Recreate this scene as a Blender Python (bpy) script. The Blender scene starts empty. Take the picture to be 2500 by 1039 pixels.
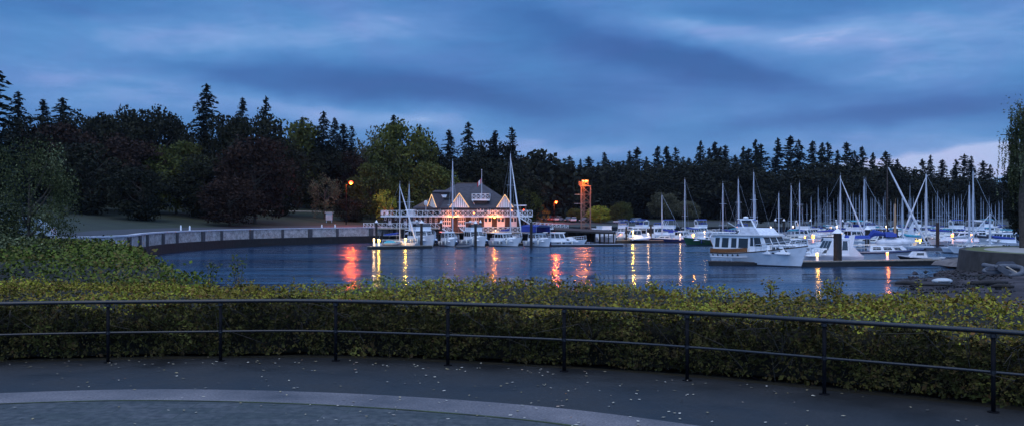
import bpy, math, random
import numpy as np
from mathutils import Vector
R = math.radians
PI = math.pi
C = bpy.context.scene.collection
SC = bpy.context.scene
rnd = random.Random(7)

# photograph geometry: eye 5.4 m above the water, 2.6 m above the promenade
EYE, F, HY = 5.4, 2401.0, 525.0
def wx(px, d): return (px - 1250.0) / F * d
def wz(py, d): return EYE - (py - HY) / F * d

# ------------------------------------------------------------------ materials
def mat(name, col, rough=0.6, var=0.25, scale=3.0, bump=0.0, metal=0.0, island=None, emit=None, estr=0.0, spec=0.5, coat=0.0, detail=4.0):
    m = bpy.data.materials.new(name); m.use_nodes = True
    nt = m.node_tree; b = nt.nodes['Principled BSDF']; L = nt.links
    b.inputs['Roughness'].default_value = rough
    b.inputs['Metallic'].default_value = metal
    b.inputs['Specular IOR Level'].default_value = spec
    b.inputs['Coat Weight'].default_value = coat
    tc = nt.nodes.new('ShaderNodeTexCoord')
    if island:
        g = nt.nodes.new('ShaderNodeNewGeometry')
        ramp = nt.nodes.new('ShaderNodeValToRGB')
        ramp.color_ramp.interpolation = 'LINEAR'
        cols = island
        e = ramp.color_ramp.elements
        e[0].position = 0; e[0].color = (*cols[0], 1)
        e[1].position = 1; e[1].color = (*cols[-1], 1)
        for i in range(1, len(cols) - 1):
            k = e.new(i / (len(cols) - 1)); k.color = (*cols[i], 1)
        n = nt.nodes.new('ShaderNodeTexNoise'); n.inputs['Scale'].default_value = scale
        n.inputs['Detail'].default_value = 2
        L.new(g.outputs['Position'], n.inputs['Vector'])
        mm = nt.nodes.new('ShaderNodeMath'); mm.operation = 'MULTIPLY_ADD'
        L.new(g.outputs['Random Per Island'], mm.inputs[0]); mm.inputs[1].default_value = 0.55
        m2 = nt.nodes.new('ShaderNodeMath'); m2.operation = 'MULTIPLY_ADD'
        L.new(n.outputs['Fac'], m2.inputs[0]); m2.inputs[1].default_value = 1.6; m2.inputs[2].default_value = -0.55
        L.new(m2.outputs[0], mm.inputs[2])
        L.new(mm.outputs[0], ramp.inputs['Fac'])
        L.new(ramp.outputs['Color'], b.inputs['Base Color'])
    else:
        n = nt.nodes.new('ShaderNodeTexNoise'); n.inputs['Scale'].default_value = scale
        n.inputs['Detail'].default_value = detail
        L.new(tc.outputs['Object'], n.inputs['Vector'])
        mix = nt.nodes.new('ShaderNodeMix'); mix.data_type = 'RGBA'
        mix.inputs['A'].default_value = (*[c * (1 - var) for c in col], 1)
        mix.inputs['B'].default_value = (*[min(1, c * (1 + var)) for c in col], 1)
        mr = nt.nodes.new('ShaderNodeMapRange'); mr.inputs['From Min'].default_value = 0.3; mr.inputs['From Max'].default_value = 0.7
        L.new(n.outputs['Fac'], mr.inputs['Value']); L.new(mr.outputs[0], mix.inputs['Factor'])
        L.new(mix.outputs['Result'], b.inputs['Base Color'])
        if bump:
            bp = nt.nodes.new('ShaderNodeBump'); bp.inputs['Distance'].default_value = bump
            L.new(n.outputs['Fac'], bp.inputs['Height']); L.new(bp.outputs[0], b.inputs['Normal'])
    if emit:
        b.inputs['Emission Color'].default_value = (*emit, 1); b.inputs['Emission Strength'].default_value = estr
    return m

M = {}
M['gel'] = mat('white_gelcoat', (.80, .82, .84), .25, .08, 1.2, coat=.3)
M['gel2'] = mat('cream_gelcoat', (.72, .70, .62), .3, .1, 1.2, coat=.2)
M['gelgrey'] = mat('grey_gelcoat', (.45, .48, .5), .35, .15, 1.2)
M['boot'] = mat('antifouling', (.03, .035, .05), .5)
M['navy'] = mat('navy_hull', (.015, .03, .11), .22, .1, coat=.4)
M['green'] = mat('green_hull', (.015, .07, .03), .22, .1, coat=.4)
M['blackhull'] = mat('black_hull', (.015, .016, .02), .3)
M['glass'] = mat('dark_glass', (.02, .022, .025), .08, .1, spec=.8)
M['bluecanvas'] = mat('blue_canvas', (.02, .05, .28), .85, .2, 4)
M['tealcanvas'] = mat('teal_canvas', (.05, .32, .42), .8, .2, 4)
M['darkcanvas'] = mat('dark_canvas', (.025, .03, .045), .85, .2, 4)
M['whitecanvas'] = mat('white_canvas', (.68, .70, .74), .85, .15, 3, bump=.05)
M['teak'] = mat('varnished_teak', (.26, .10, .03), .3, .3, 6)
M['alu'] = mat('mast_aluminium', (.50, .54, .60), .4, .12, .8, metal=.0)
M['farmast'] = mat('darker_mast_aluminium', (.30, .35, .42), .45, .15, .8)  # darker, bluer copy of the mast aluminium for the far boats
M['tanmast'] = mat('varnished_spruce_mast', (.50, .30, .16), .35, .2, 3)
M['darkmast'] = mat('dark_wood_mast', (.06, .04, .03), .5, .3, 3)
M['steel'] = mat('stainless_rail', (.6, .62, .65), .3, .1, metal=.6)
M['rubber'] = mat('grey_rubber', (.09, .095, .11), .7)
M['paleRub'] = mat('pale_rubber', (.22, .23, .25), .6)
M['rail'] = mat('black_painted_steel', (.010, .011, .014), .30, .3, 30, spec=.5, bump=.002)
M['post'] = mat('matt_black_post', (.006, .006, .008), .7, .3, 6, spec=.1)
M['white'] = mat('white_paint', (.80, .80, .80), .55, .08, 2)
M['shingle'] = mat('brown_shingle_wall', (.055, .045, .04), .9, .35, 2.5, bump=.05)
M['roof'] = mat('roof_shingles', (.05, .047, .058), .9, .3, 1.5, bump=.04)
M['trim'] = mat('brown_trim', (.09, .06, .045), .7)
M['pile'] = mat('creosote_pile', (.022, .018, .016), .85, .4, 3, bump=.05)
M['dockwood'] = mat('dock_planks', (.36, .30, .23), .85, .3, 4)
M['dockside'] = mat('dock_float', (.02, .02, .02), .8)
M['cardark'] = mat('dark_car_paint', (.03, .03, .035), .2, .1, coat=.5)
M['carpale'] = mat('silver_car_paint', (.35, .38, .42), .25, .1, coat=.5)
M['carred'] = mat('red_car_paint', (.28, .03, .02), .25, .1, coat=.5)
M['carblue'] = mat('blue_car_paint', (.04, .12, .32), .25, .1, coat=.5)
M['tyre'] = mat('tyre_rubber', (.02, .02, .02), .8)
M['ledwarm'] = mat('warm_light_strip', (.8, .6, .3), .5, emit=(1, .5, .16), estr=.9)
M['orangebulb'] = mat('sodium_bulb', (1, .5, .2), .5, emit=(1, .24, .03), estr=4)
M['redbulb'] = mat('red_orange_bulb', (1, .3, .1), .5, emit=(1, .05, .01), estr=5)
M['warmbulb'] = mat('warm_white_bulb', (1, .8, .5), .5, emit=(1, .62, .25), estr=4)
M['yellowbulb'] = mat('yellow_bulb', (1, .8, .3), .5, emit=(1, .62, .06), estr=5)
M['whitebulb'] = mat('white_bulb', (1, 1, 1), .5, emit=(.9, .95, 1), estr=4)
M['rust'] = mat('rusty_tower_steel', (.32, .17, .12), .7, .25, 3)
M['bark'] = mat('bark', (.05, .04, .03), .9, .4, 4, bump=.05)
def fol(name, cols, scale): return mat(name, cols[0], .8, island=cols, scale=scale, spec=.15)
M['f_con'] = fol('conifer_needles', [(.004, .008, .008), (.009, .017, .013), (.018, .029, .020)], .12)
M['f_con2'] = fol('blue_conifer_needles', [(.006, .011, .012), (.013, .023, .023), (.025, .038, .036)], .12)
M['f_dark'] = fol('dark_broadleaf', [(.005, .007, .004), (.012, .014, .007), (.022, .023, .010)], .10)
M['f_olive'] = fol('olive_broadleaf', [(.022, .028, .008), (.06, .068, .015), (.11, .115, .022)], .12)
M['f_brown'] = fol('russet_broadleaf', [(.011, .006, .004), (.024, .012, .008), (.04, .020, .011)], .12)
M['f_grey'] = fol('grey_brown_broadleaf', [(.04, .04, .022), (.08, .078, .045), (.12, .115, .06)], .15)
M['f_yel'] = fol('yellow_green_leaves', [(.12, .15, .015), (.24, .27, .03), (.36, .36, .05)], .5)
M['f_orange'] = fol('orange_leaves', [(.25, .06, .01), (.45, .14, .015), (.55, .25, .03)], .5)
M['f_near'] = fol('speckled_leaves', [(.016, .022, .008), (.03, .04, .014), (.06, .068, .022), (.24, .27, .15)], .25)
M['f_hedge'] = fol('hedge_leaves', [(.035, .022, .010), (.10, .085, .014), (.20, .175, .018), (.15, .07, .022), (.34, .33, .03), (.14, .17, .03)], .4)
M['f_front'] = fol('shaded_bramble_leaves', [(.015, .010, .006), (.035, .028, .010), (.07, .065, .014), (.05, .028, .012), (.14, .14, .03)], .9)  # dead brown leaves, with the hedge front's shade put into the colours
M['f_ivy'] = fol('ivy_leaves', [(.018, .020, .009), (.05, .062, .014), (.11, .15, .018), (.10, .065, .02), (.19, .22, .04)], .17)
M['hedgecore'] = mat('hedge_shadowed_twigs', (.012, .012, .007), .95, .4, 3)  # near-black colour carries the shade inside the foliage

def stone_mat():
    m = bpy.data.materials.new('seawall_granite'); m.use_nodes = True
    nt = m.node_tree; b = nt.nodes['Principled BSDF']; L = nt.links
    b.inputs['Roughness'].default_value = .85
    tc = nt.nodes.new('ShaderNodeNewGeometry')
    n = nt.nodes.new('ShaderNodeTexNoise'); n.inputs['Scale'].default_value = 1.1; n.inputs['Detail'].default_value = 8; n.inputs['Roughness'].default_value = .75
    L.new(tc.outputs['Position'], n.inputs['Vector'])
    r = nt.nodes.new('ShaderNodeValToRGB'); L.new(n.outputs['Fac'], r.inputs['Fac'])
    e = r.color_ramp.elements
    e[0].position = .32; e[0].color = (.24, .19, .17, 1); e[1].position = .68; e[1].color = (.68, .59, .54, 1)
    v = nt.nodes.new('ShaderNodeTexVoronoi'); v.inputs['Scale'].default_value = 1.6; v.feature = 'DISTANCE_TO_EDGE'
    L.new(tc.outputs['Position'], v.inputs['Vector'])
    mr = nt.nodes.new('ShaderNodeMapRange'); mr.inputs['From Max'].default_value = .06; mr.inputs['To Min'].default_value = .45
    L.new(v.outputs['Distance'], mr.inputs['Value'])
    mx = nt.nodes.new('ShaderNodeMix'); mx.data_type = 'RGBA'; mx.blend_type = 'MULTIPLY'; mx.inputs['Factor'].default_value = 1
    L.new(r.outputs['Color'], mx.inputs['A']); L.new(mr.outputs[0], mx.inputs['B'])
    L.new(mx.outputs['Result'], b.inputs['Base Color'])
    return m
M['stone'] = stone_mat()
M['weed'] = mat('seaweed_tide_band', (.010, .010, .009), .75, .4, 2, bump=.1)
M['cap'] = mat('pale_coping_stone', (.50, .50, .54), .6, .15, 2)
M['lawn'] = mat('lawn_grass', (.015, .022, .008), .95, .35, .25, bump=.05)
M['lawn2'] = mat('bank_soil', (.03, .028, .015), .95, .4, .5)
M['path'] = mat('pale_path', (.22, .19, .16), .9, .2, 1)
M['parkroad'] = mat('park_asphalt', (.03, .031, .036), .8, .2, .6)
M['mud'] = mat('wet_beach_mud', (.055, .048, .052), .95, .6, .5, bump=.3, detail=10, spec=.12)
M['sandbar'] = mat('gravel_beach', (.15, .135, .13), .95, .4, 1.2, bump=.15, detail=8)
M['moss'] = mat('mossy_turf', (.10, .11, .03), .95, .3, 1.5)
M['gravel'] = mat('pale_gravel', (.30, .28, .25), .9, .25, 1.5)
M['hill'] = mat('distant_forested_mountain', (.06, .085, .13), .95, .25, .004)  # forest colour with distance haze painted in as blue

def asphalt_mat(name, base, speck, sc, rough=.55):
    m = bpy.data.materials.new(name); m.use_nodes = True
    nt = m.node_tree; b = nt.nodes['Principled BSDF']; L = nt.links
    g = nt.nodes.new('ShaderNodeNewGeometry')
    n = nt.nodes.new('ShaderNodeTexNoise'); n.inputs['Scale'].default_value = sc; n.inputs['Detail'].default_value = 6; n.inputs['Roughness'].default_value = .8
    n2 = nt.nodes.new('ShaderNodeTexNoise'); n2.inputs['Scale'].default_value = .7; n2.inputs['Detail'].default_value = 4
    L.new(g.outputs['Position'], n.inputs['Vector']); L.new(g.outputs['Position'], n2.inputs['Vector'])
    r = nt.nodes.new('ShaderNodeValToRGB'); e = r.color_ramp.elements
    e[0].position = .33; e[0].color = (*[c * .5 for c in base], 1); e[1].position = .72; e[1].color = (*speck, 1)
    k = e.new(.55); k.color = (*base, 1)
    L.new(n.outputs['Fac'], r.inputs['Fac'])
    mr = nt.nodes.new('ShaderNodeMapRange'); mr.inputs['From Min'].default_value = .3; mr.inputs['From Max'].default_value = .7; mr.inputs['To Min'].default_value = .5; mr.inputs['To Max'].default_value = 1.45
    L.new(n2.outputs['Fac'], mr.inputs['Value'])
    mx = nt.nodes.new('ShaderNodeMix'); mx.data_type = 'RGBA'; mx.blend_type = 'MULTIPLY'; mx.inputs['Factor'].default_value = 1
    L.new(r.outputs['Color'], mx.inputs['A']); L.new(mr.outputs[0], mx.inputs['B'])
    L.new(mx.outputs['Result'], b.inputs['Base Color'])
    mr2 = nt.nodes.new('ShaderNodeMapRange'); mr2.inputs['From Min'].default_value = .35; mr2.inputs['From Max'].default_value = .65
    mr2.inputs['To Min'].default_value = rough - .12; mr2.inputs['To Max'].default_value = rough + .15
    L.new(n2.outputs['Fac'], mr2.inputs['Value']); L.new(mr2.outputs[0], b.inputs['Roughness'])
    bp = nt.nodes.new('ShaderNodeBump'); bp.inputs['Distance'].default_value = .01
    L.new(n.outputs['Fac'], bp.inputs['Height']); L.new(bp.outputs[0], b.inputs['Normal'])
    return m
M['asphalt'] = asphalt_mat('damp_asphalt', (.012, .0115, .011), (.036, .033, .032), 22)
M['band'] = asphalt_mat('exposed_aggregate_concrete', (.14, .128, .132), (.26, .24, .24), 30, .6)

def brick_mat():
    m = bpy.data.materials.new('dark_paver_rows'); m.use_nodes = True
    nt = m.node_tree; b = nt.nodes['Principled BSDF']; L = nt.links
    g = nt.nodes.new('ShaderNodeNewGeometry')
    br = nt.nodes.new('ShaderNodeTexBrick'); br.inputs['Scale'].default_value = 1.0
    br.inputs['Color1'].default_value = (.032, .036, .030, 1); br.inputs['Color2'].default_value = (.058, .057, .055, 1); br.inputs['Mortar'].default_value = (.03, .034, .026, 1)
    br.inputs['Mortar Size'].default_value = .012; br.inputs['Brick Width'].default_value = .62; br.inputs['Row Height'].default_value = .34
    L.new(g.outputs['Position'], br.inputs['Vector'])
    n = nt.nodes.new('ShaderNodeTexNoise'); n.inputs['Scale'].default_value = 9; n.inputs['Detail'].default_value = 7
    L.new(g.outputs['Position'], n.inputs['Vector'])
    mr = nt.nodes.new('ShaderNodeMapRange'); mr.inputs['From Min'].default_value = .3; mr.inputs['From Max'].default_value = .7; mr.inputs['To Min'].default_value = .45; mr.inputs['To Max'].default_value = 1.5
    L.new(n.outputs['Fac'], mr.inputs['Value'])
    mx = nt.nodes.new('ShaderNodeMix'); mx.data_type = 'RGBA'; mx.blend_type = 'MULTIPLY'; mx.inputs['Factor'].default_value = 1
    L.new(br.outputs['Color'], mx.inputs['A']); L.new(mr.outputs[0], mx.inputs['B']); L.new(mx.outputs['Result'], b.inputs['Base Color'])
    b.inputs['Roughness'].default_value = .6
    return m
M['brick'] = brick_mat()

def water_mat():
    m = bpy.data.materials.new('harbour_water'); m.use_nodes = True
    nt = m.node_tree; b = nt.nodes['Principled BSDF']; L = nt.links
    b.inputs['Base Color'].default_value = (.006, .026, .065, 1)
    b.inputs['Roughness'].default_value = .15; b.inputs['IOR'].default_value = 1.33
    g = nt.nodes.new('ShaderNodeNewGeometry')
    def noise(sx, sy, det, rot=0.0):
        mp = nt.nodes.new('ShaderNodeMapping'); mp.inputs['Scale'].default_value = (sx, sy, 1); mp.inputs['Rotation'].default_value = (0, 0, rot)
        n = nt.nodes.new('ShaderNodeTexNoise'); n.inputs['Scale'].default_value = 1; n.inputs['Detail'].default_value = det; n.inputs['Roughness'].default_value = .55
        L.new(g.outputs['Position'], mp.inputs['Vector']); L.new(mp.outputs[0], n.inputs['Vector']); return n.outputs['Fac']
    def math_(op, a, b_, c=None):
        k = nt.nodes.new('ShaderNodeMath'); k.operation = op
        for i, v in enumerate((a, b_, c)):
            if v is None: continue
            if isinstance(v, (int, float)): k.inputs[i].default_value = v
            else: L.new(v, k.inputs[i])
        return k.outputs[0]
    small = noise(1.6, 2.6, 3)
    mid = noise(.16, .75, 3, .05)
    big = noise(.02, .06, 2, .1)
    gust = math_('MULTIPLY_ADD', big, 2.4, -.6)
    gust = math_('MAXIMUM', gust, .25)
    swell = noise(.035, .20, 2, -.04)
    h = math_('ADD', math_('MULTIPLY', small, .10), math_('MULTIPLY', mid, .46))
    h = math_('ADD', h, math_('MULTIPLY', swell, 1.0))
    h = math_('MULTIPLY', h, gust)
    rr = nt.nodes.new('ShaderNodeMapRange'); rr.inputs['From Min'].default_value = .36; rr.inputs['From Max'].default_value = .62; rr.inputs['To Min'].default_value = .06; rr.inputs['To Max'].default_value = .24
    L.new(noise(.012, .10, 4, .06), rr.inputs['Value']); L.new(rr.outputs[0], b.inputs['Roughness'])
    bp = nt.nodes.new('ShaderNodeBump'); bp.inputs['Distance'].default_value = 1.0; bp.inputs['Strength'].default_value = .9
    L.new(h, bp.inputs['Height']); L.new(bp.outputs[0], b.inputs['Normal'])
    return m
M['water'] = water_mat()

# ------------------------------------------------------------------ mesh builder
class MB:
    def __init__(s): s.v = []; s.f = []; s.m = []; s.mi = 0
    def add(s, vs, fs, mi=None):
        o = len(s.v); s.v += [tuple(p) for p in vs]
        for f in fs: s.f.append(tuple(i + o for i in f)); s.m.append(s.mi if mi is None else mi)
    def hexa(s, c, mi=None):   # 8 corners: bottom 4 ccw, top 4 ccw
        s.add(c, [(3, 2, 1, 0), (4, 5, 6, 7), (0, 1, 5, 4), (1, 2, 6, 5), (2, 3, 7, 6), (3, 0, 4, 7)], mi)
    def box(s, x0, x1, y0, y1, z0, z1, mi=None):
        s.hexa([(x0, y0, z0), (x1, y0, z0), (x1, y1, z0), (x0, y1, z0), (x0, y0, z1), (x1, y0, z1), (x1, y1, z1), (x0, y1, z1)], mi)
    def tube(s, p0, p1, r0, r1=None, n=6, mi=None):
        p0 = Vector(p0); p1 = Vector(p1); r1 = r0 if r1 is None else r1
        d = (p1 - p0)
        if d.length < 1e-6: return
        d.normalize(); a = d.orthogonal().normalized(); b = d.cross(a)
        vs = []
        for p, r in ((p0, r0), (p1, r1)):
            for i in range(n):
                t = 2 * PI * i / n; vs.append(p + a * (r * math.cos(t)) + b * (r * math.sin(t)))
        fs = [(i, (i + 1) % n, n + (i + 1) % n, n + i) for i in range(n)] + [tuple(range(n))[::-1], tuple(range(n, 2 * n))]
        s.add(vs, fs, mi)
    def path(s, pts, r, n=8, mi=None):
        pts = [Vector(p) for p in pts]; vs = []
        for k, p in enumerate(pts):
            d = (pts[min(k + 1, len(pts) - 1)] - pts[max(k - 1, 0)]).normalized()
            up = Vector((0, 0, 1)) if abs(d.z) < .95 else Vector((1, 0, 0))
            a = d.cross(up).normalized(); b = a.cross(d)
            rr = r[k] if isinstance(r, (list, tuple)) else r
            for i in range(n):
                t = 2 * PI * i / n; vs.append(p + a * (rr * math.cos(t)) + b * (rr * math.sin(t)))
        fs = []
        for k in range(len(pts) - 1):
            for i in range(n):
                j = (i + 1) % n; fs.append((k * n + i, k * n + j, (k + 1) * n + j, (k + 1) * n + i))
        fs += [tuple(range(n))[::-1], tuple(range((len(pts) - 1) * n, len(pts) * n))]
        s.add(vs, fs, mi)
    def ball(s, c, rx, ry=None, rz=None, n=10, mi=None):
        ry = rx if ry is None else ry; rz = rx if rz is None else rz
        m = n // 2; vs = [(c[0], c[1], c[2] - rz)]
        for i in range(1, m):
            ph = -PI / 2 + PI * i / m
            for j in range(n):
                t = 2 * PI * j / n; vs.append((c[0] + rx * math.cos(ph) * math.cos(t), c[1] + ry * math.cos(ph) * math.sin(t), c[2] + rz * math.sin(ph)))
        vs.append((c[0], c[1], c[2] + rz)); fs = []
        for j in range(n): fs.append((0, 1 + (j + 1) % n, 1 + j))
        for i in range(m - 2):
            for j in range(n):
                a = 1 + i * n; k = (j + 1) % n; fs.append((a + j, a + k, a + n + k, a + n + j))
        a = 1 + (m - 2) * n
        for j in range(n): fs.append((a + j, a + (j + 1) % n, len(vs) - 1))
        s.add(vs, fs, mi)
    def prism(s, poly, off, mi=None):  # poly: coplanar 3d points, extruded by off
        n = len(poly); off = Vector(off); vs = [Vector(p) for p in poly] + [Vector(p) + off for p in poly]
        s.add(vs, [tuple(range(n))[::-1], tuple(range(n, 2 * n))] + [(i, (i + 1) % n, n + (i + 1) % n, n + i) for i in range(n)], mi)
    def panel(s, c, u0, u1, v0, v1, th=.03, mi=None):  # slab on a quad face c=(bl,br,tr,tl)
        bl, br, tr, tl = [Vector(p) for p in c]
        def P(u, v): return bl.lerp(br, u).lerp(tl.lerp(tr, u), v)
        nrm = (br - bl).cross(tl - bl).normalized()
        q = [P(u0, v0), P(u1, v0), P(u1, v1), P(u0, v1)]
        q = [p - nrm * .01 for p in q]
        s.prism(q, nrm * (th + .01), mi)
    def build(s, name, mats, parent=None, smooth=False):
        me = bpy.data.meshes.new(name); me.from_pydata(s.v, [], s.f)
        mats = mats if isinstance(mats, (list, tuple)) else [mats]
        for m in mats: me.materials.append(m)
        if len(mats) > 1: me.polygons.foreach_set('material_index', s.m)
        if smooth: me.polygons.foreach_set('use_smooth', [True] * len(me.polygons))
        me.update()
        o = bpy.data.objects.new(name, me); C.objects.link(o)
        if parent: o.parent = parent
        return o

def tag(o, label=None, cat=None, group=None, kind=None):
    if label: o['label'] = label
    if cat: o['category'] = cat
    if group: o['group'] = group
    if kind: o['kind'] = kind
    return o
def thing(name, label, cat, loc=(0, 0, 0), rz=0.0, group=None, scale=1.0):
    o = bpy.data.objects.new(name, None); C.objects.link(o); o.location = loc; o.rotation_euler = (0, 0, rz)
    o.empty_display_size = .2
    o.scale = scale if isinstance(scale, (tuple, list)) else (scale,) * 3
    return tag(o, label, cat, group)
def copy_tree(o, parent=None):
    c = o.copy(); C.objects.link(c)
    if parent: c.parent = parent
    for ch in list(o.children): copy_tree(ch, c)
    return c
def inst(name, mesh, parent):
    o = bpy.data.objects.new(name, mesh); C.objects.link(o); o.parent = parent; return o
def quads_mesh(name, P, U, V, material, parent=None, link=True):
    """many diamond leaves: centre P, half axes U and V (n,3 arrays)"""
    n = len(P); co = np.empty((n, 4, 3), dtype=np.float32)
    co[:, 0] = P - U; co[:, 1] = P - V; co[:, 2] = P + U; co[:, 3] = P + V
    me = bpy.data.meshes.new(name)
    me.vertices.add(4 * n); me.vertices.foreach_set('co', co.ravel())
    me.loops.add(4 * n); me.loops.foreach_set('vertex_index', np.arange(4 * n, dtype=np.int32))
    me.polygons.add(n); me.polygons.foreach_set('loop_start', np.arange(0, 4 * n, 4, dtype=np.int32))
    try: me.polygons.foreach_set('loop_total', np.full(n, 4, dtype=np.int32))
    except Exception: pass
    me.materials.append(material); me.update(calc_edges=True); me.validate()
    if not link: return me
    o = bpy.data.objects.new(name, me); C.objects.link(o)
    if parent: o.parent = parent
    return o
def rdir(rs, n):
    v = rs.normal(size=(n, 3)); return v / np.linalg.norm(v, axis=1, keepdims=True)
def leaf_axes(rs, n, size, asp=.6, flat=0.0):
    a = rdir(rs, n); b = rdir(rs, n)
    if flat: a[:, 2] *= (1 - flat); b[:, 2] *= (1 - flat)
    a /= np.linalg.norm(a, axis=1, keepdims=True)
    b = np.cross(np.cross(a, b), a); b /= np.linalg.norm(b, axis=1, keepdims=True) + 1e-9
    s = (size * rs.uniform(.6, 1.3, n))[:, None] if np.isscalar(size) else (size * rs.uniform(.6, 1.3, n))[:, None]
    return a * s, b * s * asp
def ordinal(n):
    w = ['first', 'second', 'third', 'fourth', 'fifth', 'sixth', 'seventh', 'eighth', 'ninth', 'tenth', 'eleventh', 'twelfth', 'thirteenth', 'fourteenth', 'fifteenth', 'sixteenth', 'seventeenth', 'eighteenth', 'nineteenth', 'twentieth']
    if n <= 20: return w[n - 1]
    return f"{n}{ {1:'st',2:'nd',3:'rd'}.get(n % 10, 'th') if n % 100 not in (11,12,13) else 'th'}"

# ------------------------------------------------------------------ camera, world, sun
cam = bpy.data.cameras.new('camera'); camo = bpy.data.objects.new('camera', cam); C.objects.link(camo)
cam.lens = 36 * F / 2500; cam.sensor_width = 36; cam.clip_end = 20000; cam.clip_start = .1
camo.location = (0, 0, EYE); camo.rotation_euler = (R(90) + (HY - 519.5) / F, 0, 0)
SC.camera = camo
SC.view_settings.view_transform = 'Standard'; SC.view_settings.look = 'None'; SC.view_settings.exposure = 0.0; SC.view_settings.gamma = 1

W = bpy.data.worlds.new('World'); SC.world = W; W.use_nodes = True
nt = W.node_tree; nt.nodes.clear(); L = nt.links
def nd(t): return nt.nodes.new(t)
def ma(op, a, b=None, c=None, clamp=False):
    k = nd('ShaderNodeMath'); k.operation = op; k.use_clamp = clamp
    for i, v in enumerate((a, b, c)):
        if v is None: continue
        if isinstance(v, (int, float)): k.inputs[i].default_value = v
        else: L.new(v, k.inputs[i])
    return k.outputs[0]
out = nd('ShaderNodeOutputWorld'); tc = nd('ShaderNodeTexCoord'); sep = nd('ShaderNodeSeparateXYZ')
L.new(tc.outputs['Generated'], sep.inputs[0])
az = ma('ARCTAN2', sep.outputs['X'], sep.outputs['Y']); el = ma('ARCSINE', sep.outputs['Z'])
comb = nd('ShaderNodeCombineXYZ'); L.new(az, comb.inputs['X']); L.new(el, comb.inputs['Y'])
def wnoise(sx, sy, rot, det, off, dist=0.0, rough=.5):
    mp = nd('ShaderNodeMapping'); mp.inputs['Scale'].default_value = (sx, sy, 1); mp.inputs['Rotation'].default_value = (0, 0, rot); mp.inputs['Location'].default_value = (off, off * .7, 0)
    n = nd('ShaderNodeTexNoise'); n.inputs['Scale'].default_value = 1; n.inputs['Detail'].default_value = det; n.inputs['Distortion'].default_value = dist; n.inputs['Roughness'].default_value = rough
    L.new(comb.outputs[0], mp.inputs['Vector']); L.new(mp.outputs[0], n.inputs['Vector']); return n.outputs['Fac']
# cloud banks: (px, py, half width px, half height px, tilt deg, amount)
BL = [(100, 60, 260, 60, 0, .15), (430, 100, 200, 50, -8, .22), (640, 130, 170, 34, -8, .22), (840, 75, 170, 44, 0, .16), (1010, 55, 110, 34, 0, .16),
      (560, 190, 200, 20, 8, -.20), (900, 205, 330, 32, 6, -.42), (1200, 240, 220, 32, 8, -.30), (1300, 40, 160, 40, 0, -.10), (180, 20, 200, 22, 0, -.15),
      (230, 230, 260, 40, 0, .20), (880, 280, 220, 34, 4, .30), (1000, 330, 160, 24, 0, .12), (1500, 110, 170, 26, 14, -.40), (1780, 180, 220, 22, 10, -.42),
      (1640, 55, 120, 30, 10, .26), (1960, 90, 170, 34, 5, .25), (2250, 60, 200, 40, 0, .20), (2300, 150, 220, 30, -6, .22), (1650, 290, 230, 40, 3, .12),
      (2120, 290, 250, 18, -3, -.34), (2400, 240, 140, 20, -5, -.10), (2150, 345, 260, 22, 0, .18), (1500, 370, 300, 20, 0, .20), (2320, 404, 190, 20, -2, 1.2), (1350, 360, 120, 20, 0, .15),
      (1880, 20, 160, 18, 0, -.16), (2180, 205, 160, 22, -4, .18), (1380, 200, 160, 30, 8, -.1), (700, 270, 160, 24, 0, .1)]
tot = ma('ADD', .50, 0)
wob = ma('MULTIPLY_ADD', wnoise(9, 16, 0, 3, 3.1), .05, -.025)
for (px, py, sx, sy, tilt, amp) in BL:
    a0 = math.atan2(px - 1250, F); e0 = math.atan2(HY - py, F) * math.cos(a0)
    t = R(tilt); da = ma('SUBTRACT', ma('ADD', az, wob), a0); de = ma('SUBTRACT', ma('MULTIPLY_ADD', wob, .7, el), e0)
    u = ma('ADD', ma('MULTIPLY', da, math.cos(t)), ma('MULTIPLY', de, -math.sin(t)))
    v = ma('ADD', ma('MULTIPLY', da, math.sin(t)), ma('MULTIPLY', de, math.cos(t)))
    q = ma('ADD', ma('POWER', ma('ABSOLUTE', ma('MULTIPLY', u, F / sx)), 2), ma('POWER', ma('ABSOLUTE', ma('MULTIPLY', v, F / sy)), 2))
    tot = ma('ADD', tot, ma('MULTIPLY', ma('EXPONENT', ma('MULTIPLY', q, -.5)), amp))
tot = ma('ADD', tot, ma('MULTIPLY_ADD', wnoise(4, 22, -.08, 5, 1.3, .6, .6), .50, -.25))
tot = ma('ADD', tot, ma('MULTIPLY_ADD', wnoise(16, 60, .05, 6, 7.3, .3, .65), .30, -.15))
ramp = nd('ShaderNodeValToRGB'); L.new(tot, ramp.inputs['Fac']); e = ramp.color_ramp.elements
e[0].position = 0.0; e[0].color = (.024, .108, .345, 1); e[1].position = 1.0; e[1].color = (.50, .60, .90, 1)
for p_, c_ in ((.25, (.034, .140, .410)), (.5, (.056, .205, .510)), (.7, (.092, .270, .600)), (.86, (.20, .375, .72))):
    k = e.new(p_); k.color = (*c_, 1)
zen = nd('ShaderNodeMapRange'); zen.interpolation_type = 'SMOOTHSTEP'; L.new(el, zen.inputs['Value'])
zen.inputs['From Min'].default_value = .26; zen.inputs['From Max'].default_value = .9; zen.inputs['To Min'].default_value = 1.0; zen.inputs['To Max'].default_value = 3.2
back = ma('MAXIMUM', ma('MULTIPLY', sep.outputs['Y'], -1), 0)
zn = nd('ShaderNodeMapRange'); zn.interpolation_type = 'SMOOTHSTEP'; L.new(el, zn.inputs['Value']); zn.inputs['From Min'].default_value = .26; zn.inputs['From Max'].default_value = .8
vio = nd('ShaderNodeMix'); vio.data_type = 'RGBA'; vio.blend_type = 'MULTIPLY'
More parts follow.
